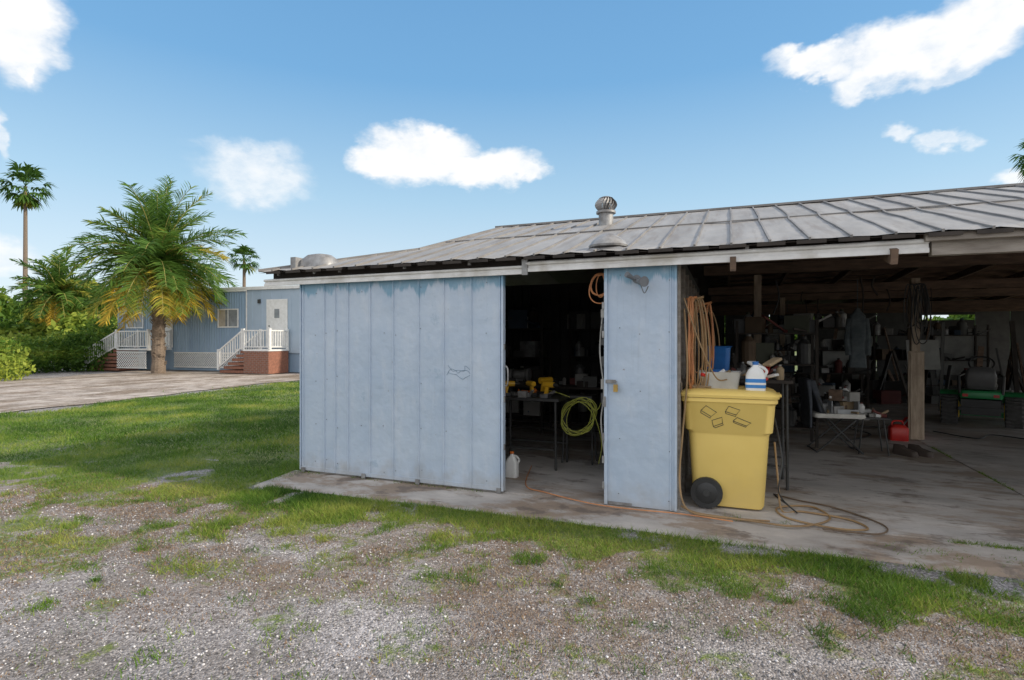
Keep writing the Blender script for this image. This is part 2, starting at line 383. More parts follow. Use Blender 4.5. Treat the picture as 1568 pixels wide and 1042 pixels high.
# ------------------------------------------------------------------ concrete
def concmat(name,tint,dark=1.0,stretch=(.5,1.3,1)):
    m,nt,bs=newmat(name); v=coords(nt,stretch)
    c=ramp(nt,noise(nt,v,1.3,8,.68),[(.32,tuple(.34*t for t in tint)),(.5,tuple(.52*t for t in tint)),(.66,tuple(.66*t for t in tint))])
    c=mix(nt,math_(nt,'MULTIPLY',mrange(nt,noise(nt,v,.9,7,.72),.48,.58),.7*dark),c,(.27,.19,.125))
    c=mix(nt,math_(nt,'MULTIPLY',mrange(nt,noise(nt,coords(nt,(.8,1.4,1)),2.2,7,.7),.53,.63),.7*dark),c,(.13,.10,.08))
    c=mix(nt,math_(nt,'MULTIPLY',noise(nt,coords(nt),60,4,.7),.35),c,(.22,.19,.17))
    nt.links.new(c,bs.inputs['Base Color']); bs.inputs['Roughness'].default_value=.75; bump(nt,bs,noise(nt,coords(nt),30,5),.25,.008); return m
conc=concmat('concrete_floor',(1.0,.94,.88)); conc2=concmat('concrete_floor_light',(1.05,1.0,.95),.6,(.7,1,1)); aprm=concmat('concrete_apron',(.82,.75,.68),1.2,(1,2,1))
slab=group('concrete_slab')
b=MB(); b.box(-.04,7.68,0,17,-.14,0); b.make('floor',conc,slab)
b=MB(); b.box(7.71,18,0.02,17,-.14,-.004); b.make('floor_bay',conc2,slab)
xs=np.arange(-.12,14,.05); VV=[]
for x in xs:
    e=-.58+(vnoise(x,1.,1.6,5,9)-.5)*.26-.12*max(0,(.6-x)/.7)+.12*(1 if x>6.4 else 0)
    for t in np.linspace(0,1,12):
        yy=-.012+(e+.012)*t; z=-.008-.035*t+(float(vnoise(x,yy,6,3,3))-.5)*.014
        if t==1: z=-.09
        VV.append((x,yy,z))
ii=np.arange(len(VV)).reshape(len(xs),12); F=np.stack([ii[:-1,:-1],ii[:-1,1:],ii[1:,1:],ii[1:,:-1]],-1).reshape(-1,4)[:, ::-1]
fastmesh('apron',VV,F,aprm,parent=slab,smooth=True)

# ------------------------------------------------------------------ materials
m,nt,bs=newmat('blue_painted_metal'); v=coords(nt)
base=ramp(nt,noise(nt,v,1.4,7,.65),[(.35,(.40,.49,.61)),(.65,(.48,.56,.665))])
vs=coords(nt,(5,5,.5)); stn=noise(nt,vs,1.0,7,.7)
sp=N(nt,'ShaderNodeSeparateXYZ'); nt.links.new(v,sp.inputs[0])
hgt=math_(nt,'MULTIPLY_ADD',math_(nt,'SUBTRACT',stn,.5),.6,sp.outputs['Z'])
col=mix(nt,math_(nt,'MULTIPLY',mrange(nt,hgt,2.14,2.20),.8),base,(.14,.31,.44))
bl=noise(nt,v,3.0,8,.72)
col=mix(nt,math_(nt,'MULTIPLY',mrange(nt,bl,.61,.66),.5),col,(.28,.39,.50))
col=mix(nt,math_(nt,'MULTIPLY',mrange(nt,math_(nt,'MULTIPLY_ADD',math_(nt,'SUBTRACT',noise(nt,v,5,6),.5),-.6,sp.outputs['Z']),.26,-.05),.55),col,(.36,.34,.31))
sm=noise(nt,coords(nt,(4,4,1.2)),1.5,8,.72)
col=mix(nt,math_(nt,'MULTIPLY',mrange(nt,sm,.48,.70),.45),col,(.57,.62,.69))
sk=noise(nt,coords(nt,(22,22,.5)),1.2,5,.6)
col=mix(nt,math_(nt,'MULTIPLY',mrange(nt,sk,.60,.72),.22),col,(.32,.38,.45))
rs=noise(nt,v,14,6,.6); col=mix(nt,mrange(nt,rs,.71,.735),col,(.20,.15,.12))
nt.links.new(col,bs.inputs['Base Color']); bs.inputs['Roughness'].default_value=.5
bump(nt,bs,math_(nt,'ADD',noise(nt,v,2.5,3),math_(nt,'MULTIPLY',noise(nt,v,9,3),.25)),.7,.035); blue=m
white=mat('white_paint',(.80,.80,.79),(.68,.68,.66),scale=6,rough=.5,bmp=.05)
trackm=mat('white_track_paint',(.84,.83,.82),(.68,.67,.65),scale=3,rough=.45,bmp=.05,stretch=(2,2,2),c3=(.55,.52,.47))
steel=mat('galvanised_steel',(.36,.36,.36),(.19,.18,.175),scale=8,rough=.5,metal=.3)
darkm=mat('dark_metal',(.05,.05,.05),(.03,.03,.03),scale=8,rough=.5)
screwm=mat('zinc_screw',(.20,.22,.24),(.14,.14,.15))
wood=mat('weathered_wood',(.36,.32,.28),(.21,.18,.155),scale=3,rough=.85,bmp=.3,stretch=(1,6,6))
woodp=mat('post_wood',(.50,.40,.30),(.30,.23,.17),scale=3,rough=.85,bmp=.3,stretch=(6,6,1))
brownw=mat('brown_rafter_wood',(.20,.13,.09),(.10,.068,.048),scale=3,rough=.85,stretch=(1,6,6))
dkwood=mat('dark_wood',(.055,.044,.037),(.028,.023,.02),scale=3,rough=.85)
m,nt,bs=newmat('weathered_roofing'); v=coords(nt)
c=ramp(nt,noise(nt,coords(nt,(2,.5,1)),1.6,7,.65),[(.35,(.225,.215,.205)),(.65,(.325,.315,.305))])
c=mix(nt,math_(nt,'MULTIPLY',mrange(nt,noise(nt,coords(nt,(5,.4,1)),1.5,7,.7),.5,.66),.6),c,(.18,.155,.135))
nt.links.new(c,bs.inputs['Base Color']); bs.inputs['Roughness'].default_value=.55; bump(nt,bs,noise(nt,v,3,3),.3,.02); roofm=m
roofu=mat('roof_underside',(.11,.085,.07),(.07,.055,.045))
ribm=mat('roof_rib_metal',(.25,.24,.23),(.16,.15,.145),scale=2,rough=.6,bmp=.1)
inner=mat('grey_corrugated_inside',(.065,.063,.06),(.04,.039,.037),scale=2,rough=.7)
orange=mat('orange_plastic',(.75,.20,.03),(.55,.14,.03),rough=.4)
yellow=mat('yellow_plastic',(.90,.66,.20),(.85,.61,.17),scale=2,rough=.5,bmp=.03,c3=(.78,.57,.19))
black=mat('black_plastic',(.035,.035,.035),(.022,.022,.022),rough=.5)
red=mat('red_plastic',(.60,.03,.02),(.45,.02,.02),rough=.4)
tan=mat('tan_rubber_hose',(.36,.23,.11),(.24,.15,.07),rough=.5)
ocord=mat('orange_cord',(.62,.27,.11),(.42,.17,.07),rough=.5)
ycord=mat('yellow_green_hose',(.68,.70,.14),(.5,.52,.1),rough=.45)
bluep=mat('blue_plastic',(.03,.17,.5),(.02,.12,.38),rough=.4)
card=mat('cardboard',(.38,.28,.17),(.27,.2,.12),rough=.85)
glass=mat('window_glass_dusty',(.28,.31,.33),(.18,.2,.22),scale=2,rough=.15,bmp=0)
cloth=mat('dark_cloth',(.09,.10,.12),(.05,.055,.065),scale=10,rough=.95)
brick=mat('red_brick',(.32,.14,.09),(.2,.09,.06),scale=14,rough=.9)
dblue=mat('dull_blue',(.04,.07,.11)); dred=mat('dull_red',(.14,.03,.025)); grey=mat('grey_paint',(.12,.12,.115)); offw=mat('dusty_white',(.34,.33,.31)); olive=mat('olive_drab',(.07,.075,.05)); dcard=mat('dark_cardboard',(.16,.11,.07))

def ribbed(b,x0,x1,z0,z1,y,ribs,m=0,w=.018,hgt=.018):
    prof=[(x0,0)]
    for r in ribs:
        if x0+w<r<x1-w: prof+=[(r-w,0),(r-w*.45,hgt),(r+w*.45,hgt),(r+w,0)]
    prof.append((x1,0)); n=len(prof)
    vs=[(x,y-d,z0) for x,d in prof]+[(x,y-d,z1) for x,d in prof]
    b.add(vs,[(i,i+1,n+i+1,n+i) for i in range(n-1)],m)

# ------------------------------------------------------------------ SHED
shed=group('metal_workshop_shed')
WT=2.30
b=MB(); ribbed(b,0,2.667,.02,WT,-.035,[.03,.35,.51,.695,1.006,1.318,1.652,1.966,2.3,2.63],w=.014,hgt=.016)
b.box(0,2.667,-.031,-.005,.02,WT)
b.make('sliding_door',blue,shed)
b=MB()
b.box(2.655,2.678,-.062,-.0,.02,WT); b.box(-.012,.004,-.055,0,.02,WT); b.box(0,2.655,-.044,-.036,.015,.06)
b.make('door_frame_edges',blue,shed)
b=MB()
for x in (.02,.9,1.62,2.60): b.box(x,x+.05,-.064,-.05,-.005,.05)
for z in (.45,.95,1.5): b.box(2.679,2.69,-.05,-.03,z,z+.06)
b.tube(catmull([(2.70,-.06,1.12),(2.74,-.09,1.15),(2.74,-.09,1.3),(2.70,-.06,1.33)]),.008,6)
b.make('door_hardware',[steel],shed)
b=MB()
for xx in [.19,.35,.51,.85,1.16,1.318,1.652,1.966,2.45,3.85,4.05,4.32]:
    for zz in (.12,.6,1.15,1.7,2.2): 
        if random.random()<.65:
            y0=-.037 if xx<3 else -.022
            dx=random.uniform(.022,.04); dz=random.uniform(-.05,.05)
            b.cyl((xx+dx,y0+.01,zz+dz),(xx+dx,y0-.003,zz+dz),.0055,n=6)
b.make('screws',screwm,shed)
b=MB()
for k in range(3):
    P=[(2.0+.05*i+random.uniform(-.025,.025),-.0365,1.29+random.uniform(-.035,.035)-.04*k) for i in range(7)]
    b.tube(catmull(P,5),.0025,4)
b.make('door_scratches',mat('scuffed_paint',(.22,.32,.42)),shed)
b=MB(); ribbed(b,3.755,4.407,0.0,WT+.02,-.02,[4.36],w=.01,hgt=.012); b.box(3.755,4.407,-.017,.01,0,WT+.02)
b.make('front_panel',blue,shed)
b=MB(); b.box(3.735,3.765,-.045,.03,0,WT+.02); b.box(4.395,4.415,-.035,.05,0,WT+.02); b.make('panel_edge_trim',blue,shed)
b=MB(); b.box(3.77,4.0,-.03,-.024,.0,.03); b.box(3.73,3.752,-.06,-.046,.95,1.05)
b.box(3.75,3.85,-.052,-.046,1.18,1.215,0); b.box(3.83,3.87,-.075,-.05,1.10,1.17,1)
b.tube([(3.838,-.062,1.17),(3.838,-.062,1.2),(3.862,-.062,1.2),(3.862,-.062,1.17)],.005,6,0)
for z in (.15,.62,1.62,1.9,.4): b.box(3.715,3.737,-.05,.03,z,z+.07)
b.make('hasp_and_brackets',[steel,mat('brass',(.5,.33,.1),metal=.5)],shed)
b=MB()
for z in (.98,1.12,1.34,1.55,1.7,1.82): b.box(3.70,3.732,-.03,.03,z,z+random.uniform(.05,.1),int(random.random()<.5))
b.tube(catmull([(3.72,-.02,1.9),(3.69,-.03,1.5),(3.73,-.03,1.1),(3.70,-.02,.8),(3.74,-.03,.45)]),.007,6,0)
b.make('jamb_switches',[offw,darkm],shed)
b=MB(); b.cyl((4.05,-.03,2.18),(4.05,-.07,2.18),.04,n=14); b.tube([(4.05,-.07,2.18),(4.07,-.12,2.15),(4.1,-.15,2.13)],.012,8)
b.tube([(4.08,-.12,2.15),(4.14,-.19,2.14)],[.025,.05],14); b.tube([(4.03,-.08,2.18),(3.97,-.15,2.22)],[.015,.03],10)
b.tube(catmull([(4.1,-.14,2.12),(4.13,-.12,2.04),(4.17,-.14,2.1)]),.005,5)
b.make('flood_lamp',screwm,shed,smooth=True)
b=MB()
b.box(-.52,2.93,-.10,-.035,2.28,2.355); b.box(-.52,2.93,-.115,-.10,2.27,2.30)
b.box(2.95,6.34,-.105,-.035,2.30,2.40); b.box(2.95,6.34,-.12,-.105,2.29,2.33)
b.tube([(-.52,-.108,2.338),(2.93,-.108,2.345)],.016,8); b.tube([(2.95,-.113,2.375),(6.34,-.113,2.385)],.02,8)
b.make('sliding_door_track',trackm,shed,bevel=.004)
b=MB()
for x in (-.3,.25,.62,1.5,2.3,3.9,5.0): b.box(x,x+.03,-.125,-.10,2.39,2.43)
b.box(2.91,2.97,-.13,-.106,2.26,2.42)
b.make('track_brackets',steel,shed)
b=MB(); b.box(-.45,6.3,-.03,.05,2.33,2.47); b.make('dark_eave_board',dkwood,shed)
b=MB(); b.box(6.36,18,-.10,-.02,2.27,2.395); b.box(6.30,18,-.17,-.12,2.375,2.44); b.make('header_beam',wood,shed,bevel=.004)
def rz(y): return 2.50+.30*y
edge=[(-.52,-.20),(.24,.38),(1.04,.97),(1.16,3.5)]
def leftx(y):
    for (x0,y0),(x1,y1) in zip(edge,edge[1:]):
        if y<=y1: return x0+(x1-x0)*(y-y0)/(y1-y0)
    return edge[-1][0]
b=MB()
ysr=[-.20,.1,.38,.7,.97,1.3,1.6,1.65,2.2,2.8,3.5]
n=120; vs=[];fs=[];vs2=[]
for j,y in enumerate(ysr):
    for t in np.linspace(0,1,n):
        x=leftx(y)*(1-t)+18.3*t
        z=rz(y)+(.012 if y>=1.65 else 0)+.03*(float(vnoise(x,y,1.8,3,4))-.5)
        vs2.append((x,y,z-.02))
        if j==0: z+=.010*math.sin(x*20.6)
        vs.append((x,y,z))
for j in range(len(ysr)-1):
    for i in range(n-1): fs.append((j*n+i,j*n+i+1,(j+1)*n+i+1,(j+1)*n+i))
b.add(vs,fs)
b.add([(1.16,3.5,3.55),(18.3,3.5,3.55),(18.3,17.2,2.85),(-.3,17.2,2.6)],[(0,1,2,3)])
b.add([(-.52,-.20,2.44),(.24,.38,rz(.38)),(1.04,.97,rz(.97)),(1.16,3.5,3.55),(-.3,17.2,2.6),(-.52,17.2,2.42),(-.5,3.5,2.44)],[(0,6,1),(1,6,2),(2,6,3),(3,6,5,4)])
b.make('roof_sheets',roofm,shed)
b=MB(); b.add(vs2,fs); b.add([(1.16,3.5,3.53),(18.3,3.5,3.53),(18.3,17.1,2.83),(-.2,17.1,2.58)],[(0,1,2,3)]); b.make('roof_decking',roofu,shed)
b=MB()
for x in np.arange(-.3,18.3,.305):
    y0=-.205; y1=3.5 
    if x<1.16:
        cand=[y for y in np.linspace(-.2,3.5,200) if leftx(y)<=x]; y1=max(cand) if cand else -.2
    if y1-y0<.1: continue
    P=[]; 
    for y in np.linspace(y0,y1,12):
        off=.015 if y>1.63 else 0
        P.append((x+off+(float(vnoise(x,y,.9,3,12))-.5)*.03,y,rz(y)+.006+off+.02*(float(vnoise(x,y,1.8,3,4))-.5)))
    for p,q in zip(P,P[1:]): b.beam(p,q,.018,.022)
b.beam((1.1,3.5,3.565),(18.3,3.5,3.565),.16,.03)
b.beam((1.1,1.64,rz(1.64)+.016),(18.3,1.64,rz(1.64)+.016),.02,.012)
for (x0,y0),(x1,y1) in zip(edge,edge[1:]): b.beam((x0,y0,rz(y0)+.012),(x1,y1,rz(y1)+.012),.05,.03)
b.make('roof_ribs',ribm,shed)
b=MB()
for i in range(60):
    x=-.4+i*.305; b.box(x,x+.22,-.20,-.19,2.405,2.436)
b.make('roof_drip_edge',dkwood,shed)
b=MB(); 
b.loft([(2.50,.24,.16,.1),(2.60,.22,.14,.1),(2.655,.15,.10,.08),(2.67,.06,.05,.04)],cx=.12,cy=.15); b.box(-.16,-.08,-.05,.1,2.46,2.62)
b.make('roof_flashing_cap',steel,shed,smooth=True)
b=MB(); 
prof=[(2.46,.13),(2.50,.13),(2.515,.19),(2.535,.195),(2.58,.16),(2.62,.11),(2.65,.06),(2.66,.02)]
for (z0,r0),(z1,r1) in zip(prof,prof[1:]): b.cyl((3.75,.08,z0),(3.75,.08,z1),r0,r1,24,0,False)
b.loft([(2.45,.21,.2,.02),(2.49,.17,.16,.02),(2.50,.14,.13,.02)],cx=3.75,cy=.06)
b.cyl((3.23,2.5,3.15),(3.23,2.5,3.42),.105,.105,20)
b.cyl((3.23,2.5,3.42),(3.23,2.5,3.45),.14,.14,20)
b.make('roof_exhaust_dome',steel,shed,smooth=True)
b=MB()
for i in range(20):
    a=2*math.pi*i/20; vs=[]
    for k in range(7):
        t=k/6; r=.095+.065*math.sin(math.pi*t); q=a+.5*t; r2=r*.86; q2=q+.22; z=3.45+.19*t
        vs+= [(3.23+r*math.cos(q),2.5+r*math.sin(q),z),(3.23+r2*math.cos(q2),2.5+r2*math.sin(q2),z)]
    b.add(vs,[(2*k,2*k+1,2*k+3,2*k+2) for k in range(6)])
b.cyl((3.23,2.5,3.64),(3.23,2.5,3.66),.10,.06,20); b.cyl((3.23,2.5,3.45),(3.23,2.5,3.64),.05,.05,12,1)
b.make('turbine_vent',[steel,darkm],shed)
b=MB(); b.box(-.01,.02,0,16.5,0,2.45); b.make('left_wall',blue,shed)
b=MB()
for y in np.arange(.06,5,.6): b.box(4.40,4.44,y,y+.09,0,2.35)
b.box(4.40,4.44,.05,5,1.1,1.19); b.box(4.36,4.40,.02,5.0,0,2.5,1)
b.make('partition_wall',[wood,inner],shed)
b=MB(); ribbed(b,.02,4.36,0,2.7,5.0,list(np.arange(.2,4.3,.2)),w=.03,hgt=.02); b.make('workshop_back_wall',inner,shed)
b=MB()
for x,y,top in ((7.69,5.31,2.6),(5.36,5.31,2.75),(10.6,5.31,2.75),(13.6,5.31,2.75),(6.2,10.5,2.7),(9.0,10.5,2.7),(12,10.5,2.7),(15,10.5,2.7),(10.9,.02,2.35),(14.5,.02,2.35)):
    b.box(x-.06,x+.06,y-.06,y+.06,0,top)
b.box(7.69-.11,7.69+.11,5.31-.08,5.31-.06,0,1.42); b.box(7.69-.085,7.69+.085,5.21,5.23,.0,1.40)
b.make('posts',woodp,shed,bevel=.006)
b=MB()
for y,z in ((.35,2.42),(2.0,2.62),(3.5,2.75),(5.31,2.78),(8,2.62),(10.5,2.62),(13,2.5),(15,2.45)):
    b.box(4.46,18,y-.03,y+.03,z,z+.17)
for y in np.arange(.2,3.5,.6): b.box(1.2,18.2,y-.02,y+.02,rz(y)-.13,rz(y)-.03)
for y in np.arange(3.9,17,.7): 
    zz=3.55-.051*(y-3.5); b.box(4.5,18.2,y-.02,y+.02,zz-.13,zz-.03)
for x in np.arange(4.9,18,1.2):
    b.beam((x,-.15,rz(-.15)-.19),(x,3.5,rz(3.5)-.19),.05,.12); b.beam((x,3.5,3.36),(x,17,2.68),.05,.14)
b.make('rafters_and_beams',brownw,shed)
b=MB(); x=0; k=0
while x<18:
    w_=random.choice([.9,1.2,1.5]); k+=1
    hh=2.9
    if x>6 and k%3==1: hh=2.25
    b.box(x,x+w_-(.015 if k%3 else .09),16.5,16.53,0,hh,k%2)
    if hh<2.5: b.box(x,x+w_,16.5,16.53,2.42,2.9,0)
    x+=w_
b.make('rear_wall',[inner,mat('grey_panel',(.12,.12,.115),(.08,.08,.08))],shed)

# ------------------------------------------------------------------ interior items
def wtable(name,x0,x1,y0,y1,h,top,leg):
    g=group(name,(x0,y0,0)); w_,d_=x1-x0,y1-y0
    b=MB(); b.box(0,w_,0,d_,h-.035,h); b.make('top',top,g,bevel=.004)
    b=MB()
    for x in (.05,w_-.05):
        for y in (.05,d_-.05): b.cyl((x,y,0),(x*.98+.01,y,h-.035),.016,n=8)
    b.beam((.05,.05,.25),(w_-.05,.05,.25),.02,.02); b.beam((.05,d_-.05,.25),(w_-.05,d_-.05,.25),.02,.02)
    b.make('legs',leg,g); return g
wtable('work_table',2.05,2.95,1.05,1.65,.88,darkm,darkm)
wtable('workbench',1.0,3.4,2.6,3.3,.9,dkwood,dkwood)
def drill(name,loc,rot,body,s=1):
    g=group(name,loc,rot); g.scale=(s,s,s)
    b=MB(); b.cyl((-.09,0,.16),(.07,0,.16),.034,n=12); b.cyl((.07,0,.16),(.13,0,.16),.028,.015,12,1)
    b.beam((-.03,0,.15),(-.05,0,.03),.035,.045,0,(1,0,0)); b.box(-.11,.02,-.04,.04,0,.045,1); b.make('body',[body,black],g,bevel=.003)
    return g
yt=mat('tool_yellow',(.85,.48,.03),(.7,.38,.03),rough=.4)
drill('cordless_drill',(2.25,1.2,.88),.4,yt); drill('cordless_drill',(2.5,1.3,.88),2.4,yt); drill('cordless_drill',(2.78,1.22,.88),-.3,yt); drill('cordless_drill',(2.65,1.5,.88),1,yt,1.2)
g=group('bench_grinder',(1.8,2.8,.9)); b=MB()
b.cyl((-.1,0,.15),(.1,0,.15),.08,n=16); b.cyl((-.16,0,.15),(-.12,0,.15),.1,n=18); b.cyl((.12,0,.15),(.16,0,.15),.1,n=18); b.box(-.07,.07,-.07,.07,0,.08); b.make('body',steel,g,bevel=.003)
BR=[white,card,red,bluep,steel,black,orange,yt,darkm,inner]
DU=[grey,dcard,dred,dblue,steel,darkm,inner,olive,darkm,inner,offw,dkwood,darkm,dkwood]
def clutter(name,x0,x1,y0,y1,z,n,smin=.05,smax=.16,cm=None):
    cm=cm or BR; L=len(cm); b=MB()
    for i in range(n):
        x,y=random.uniform(x0,x1),random.uniform(y0,y1); s=random.uniform(smin,smax); k=random.random(); mi=random.randrange(L)
        if k<.4:
            a=random.uniform(-.5,.5); h_=s*random.uniform(.5,1.2); b.beam((x-s*.6*math.cos(a),y-s*.6*math.sin(a),z+h_/2),(x+s*.6*math.cos(a),y+s*.6*math.sin(a),z+h_/2),s*.8,h_,mi)
        elif k<.65:
            b.cyl((x,y,z),(x,y,z+s*1.1),s*.35,n=12,m=mi); b.cyl((x,y,z+s*1.1),(x,y,z+s*1.35),s*.33,s*.12,12,mi); b.cyl((x,y,z+s*1.35),(x,y,z+s*1.5),s*.13,n=10,m=(mi+3)%L)
        else:
            a=random.random()*6; b.beam((x,y,z+.02),(x+math.cos(a)*s*1.6,y+math.sin(a)*s*1.6,z+.025+s*random.random()),.025,.03,mi); b.cyl((x-.03,y,z+.02),(x+.03,y,z+.02),.03,n=10,m=mi)
    return b.make(name,cm,bevel=.003)
clutter('bench_tools',2.1,2.9,1.1,1.6,.88,14,.04,.10,[yt,darkm,steel,orange,black])
clutter('bench_tools',1.1,3.3,2.65,3.2,.9,34,.06,.18,DU)
g=group('plastic_jug',C(0,6.43)+(0,)); b=MB()
b.loft([(0,.075,.055,.03),(.17,.075,.055,.03),(.22,.05,.04,.03),(.25,.022,.022,.02),(.27,.022,.022,.02)]); b.tube(catmull([(.07,0,.16),(.09,0,.2),(.06,0,.24),(.02,0,.25)]),.012,8); b.cyl((0,0,.27),(0,0,.295),.026,n=12,m=1); b.make('jug',[white,orange],g,smooth=True)
b=MB(); c0=Vector((3.08,1.45,.62))
for k in range(7):
    P=[]; ry=random.uniform(.17,.28); rx=random.uniform(.14,.24); tl=random.uniform(-.9,.9)
    for i in range(25):
        a=2*math.pi*i/24; x=rx*math.cos(a); z=ry*math.sin(a)
        P.append(c0+Vector((x*math.cos(tl)-z*math.sin(tl),random.uniform(-.01,.01)+k*.015,x*math.sin(tl)+z*math.cos(tl))))
    b.tube(P,.005,6)
b.tube(catmull([c0+Vector((.2,0,.1)),c0+Vector((.3,.05,-.3)),c0+Vector((.25,.1,-.6))]),.005,6)
b.tube(catmull([c0+Vector((-.1,0,.25)),c0+Vector((-.35,0,.32)),c0+Vector((-.5,.05,.27))]),.005,6)
b.tube(catmull([c0+Vector((.1,0,.2)),c0+Vector((.25,0,.1)),c0+Vector((.33,.05,.3))]),.005,6)
b.make('coiled_air_hose',ycord,smooth=True)
g=group('folding_stool',(3.05,1.55,0)); b=MB(); b.box(-.2,.2,-.03,.25,.85,.88)
for sx in (-1,1): b.cyl((sx*.2,0,0),(sx*.17,.1,.85),.012,n=8); b.cyl((sx*.2,.25,0),(sx*.17,.1,.85),.012,n=8)
b.make('frame',darkm,g)
def shelf(name,x,y,w_,d_,h,rot=0,levels=4):
    g=group(name,(x,y,0),rot); b=MB()
    for xx in (0,w_):
        for yy in (0,d_): b.box(xx-.02,xx+.02,yy-.02,yy+.02,0,h)
    for k in range(levels): b.box(-.019,w_+.019,-.019,d_+.019,h*(k+.6)/levels-.02,h*(k+.6)/levels)
    b.make('frame',dkwood,g)
    for k in range(levels):
        o=clutter('stored_items',.05,w_-.05,.05,d_-.05,h*(k+.6)/levels,int(w_*12),.1,.32,DU); o.parent=g
shelf('storage_shelf',5.0,3.9,1.1,.5,1.9); shelf('storage_shelf',5.4,9,2.4,.6,2.1); shelf('storage_shelf',8.6,12.2,2.6,.6,2.0,.1,3); shelf('storage_shelf',4.5,2.0,.45,1.2,1.4); shelf('storage_shelf',13.2,11.5,2.5,.6,1.7,-.1,3); shelf('storage_shelf',.4,3.6,1.5,.5,2.0); shelf('storage_shelf',2.2,4.3,1.8,.5,2.0)
clutter('stored_boxes',5,12,13,15,0,26,.3,.8,DU)
clutter('stored_boxes',5.4,7.4,6.2,8.8,0,18,.15,.45,DU)
clutter('stored_boxes',8,14,11,12.5,0,16,.3,.7,DU)
b=MB()
for i in range(60):
    x=random.uniform(5.2,13.5); y=random.uniform(9.5,12.5); h_=random.uniform(.8,2.2); a=random.uniform(-.4,.4)
    b.beam((x,y,0),(x+a,y+.2,h_),random.uniform(.03,.14),.03,random.randrange(4))
for i in range(18):
    x=random.uniform(5.2,13.5); y=random.choice([5.31,8,10.5]); z1=2.65; l_=random.uniform(.2,.7)
    b.tube(catmull([(x,y-.05,z1),(x+random.uniform(-.06,.06),y-.05,z1-l_*.5),(x+random.uniform(-.06,.06),y-.05,z1-l_)]),random.uniform(.006,.016),6,random.choice([0,2]))
b.make('lumber_pipes_and_hanging_cords',[dkwood,brownw,darkm,grey])
b=MB()
for x,y,w_,h_ in ((7.35,9.4,.75,1.62),(8.9,9.2,.6,1.6),(8.5,14,1.1,1.9),(6.3,14,.9,2.0),(10.7,13,.9,1.9)):
    b.beam((x,y,.95 if y<10 else .1),(x,y+.15,h_),w_,.02,0,(0,1,0))
b.make('leaning_boards',mat('grey_white_board',(.42,.42,.40),(.30,.30,.28)),None)
g=group('hanging_jacket',(6.85,5.1,0)); b=MB()
b.loft([(1.15,.13,.06,.05),(1.5,.11,.06,.05),(1.85,.13,.06,.05),(2.0,.11,.05,.04),(2.07,.05,.04,.03),(2.12,.03,.03,.02)]); b.tube([(-.11,0,1.95),(-.15,0,1.6),(-.13,-.02,1.35)],[.05,.05,.045],8); b.tube([(.11,0,1.95),(.15,0,1.6),(.14,-.02,1.35)],[.05,.05,.045],8)
b.tube([(0,0,2.1),(0,0,2.6)],.006,6); b.make('jacket',mat('dark_work_cloth',(.12,.14,.15),(.07,.085,.09),scale=9,rough=.95),g,smooth=True)
def bundle(name,cx,cy,z1,drop,n,matl,sp=.05,r=.007,axis_='y'):
    b=MB()
    for k in range(n):
        w_=random.uniform(.03,.11); dd=drop*random.uniform(.55,1); o=random.uniform(-sp,sp); P=[]
        for i in range(17):
            a=2*math.pi*i/16; q=w_*math.sin(a)*(1-.2*math.cos(a)); z=z1-dd/2+dd/2*math.cos(a)
            P.append((cx+(q+o if axis_=='x' else random.uniform(.0,.02)+k*.004),cy+(q+o if axis_=='y' else k*.004),z))
        b.tube(catmull(P,3),r,6)
    b.cyl((cx-.02,cy,z1-.02),(cx+.08,cy,z1),.012,n=8)
    b.make(name,matl,smooth=True)
bundle('hanging_extension_cord',4.50,.28,2.02,1.0,9,ocord,.06,.007,'y')
bundle('hanging_extension_cord',4.56,.30,2.02,1.15,6,tan,.05,.007,'x')
bundle('hanging_extension_cord',4.62,.85,2.0,1.0,6,ocord,.07,.007,'x')
bundle('hanging_extension_cord',4.58,1.35,1.95,1.1,7,tan,.08,.008,'x')
bundle('hanging_extension_cord',4.56,1.0,1.9,1.2,5,darkm,.09,.007,'x')
bundle('hanging_extension_cord',7.66,5.16,2.5,1.0,9,darkm,.12,.008,'x')
bundle('hanging_extension_cord',3.66,.1,2.27,.35,4,ocord,.02,.006,'x')
b=MB(); b.tube(catmull([(4.47,.1,2.0),(4.6,.12,1.6),(4.75,.2,1.25),(4.85,.3,1.22)]),.007,6); b.tube(catmull([(4.47,.15,1.9),(4.5,.1,1.3),(4.46,.05,.7),(4.44,-.03,.3),(4.5,-.08,.06),(4.7,-.1,.012),(5.2,-.05,.012)]),.009,6); b.make('air_hose',tan,smooth=True)

# ------------------------------------------------------------------ TRASH BIN
bn=group('wheeled_trash_bin',(4.86,.50,0))
b=MB(); b.loft([(.02,.30,.27,.06),(.05,.315,.285,.07),(.70,.355,.325,.08),(.725,.36,.33,.08),(.745,.385,.35,.08),(1.0,.405,.365,.08),(1.02,.425,.385,.08),(1.055,.425,.385,.08)]); b.make('body',yellow,bn,smooth=True)
b=MB(); b.loft([(1.06,.435,.395,.08),(1.085,.445,.40,.08),(1.10,.43,.39,.08),(1.125,.36,.33,.07),(1.13,.30,.28,.06)]); 
b.loft([(1.06,.06,.2,.03),(1.10,.06,.2,.03)],cx=-.44); b.box(.40,.47,-.12,.12,1.06,1.085)
b.cyl((-.46,-.3,1.07),(-.46,.3,1.07),.018,n=10)
b.make('lid',yellow,bn,smooth=True)
b=MB(); wx=-.19
for yy in (-.345,.28): b.cyl((wx,yy,.15),(wx,yy+.06,.15),.145,n=28,m=0); b.cyl((wx,yy-.008,.15),(wx,yy,.15),.09,.1,n=20,m=0); b.cyl((wx,yy-.014,.15),(wx,yy-.006,.15),.03,n=12,m=1)
b.cyl((wx,-.3,.15),(wx,.3,.15),.012,n=8,m=1); b.make('wheels',[black,darkm],bn,smooth=True)
b=MB()
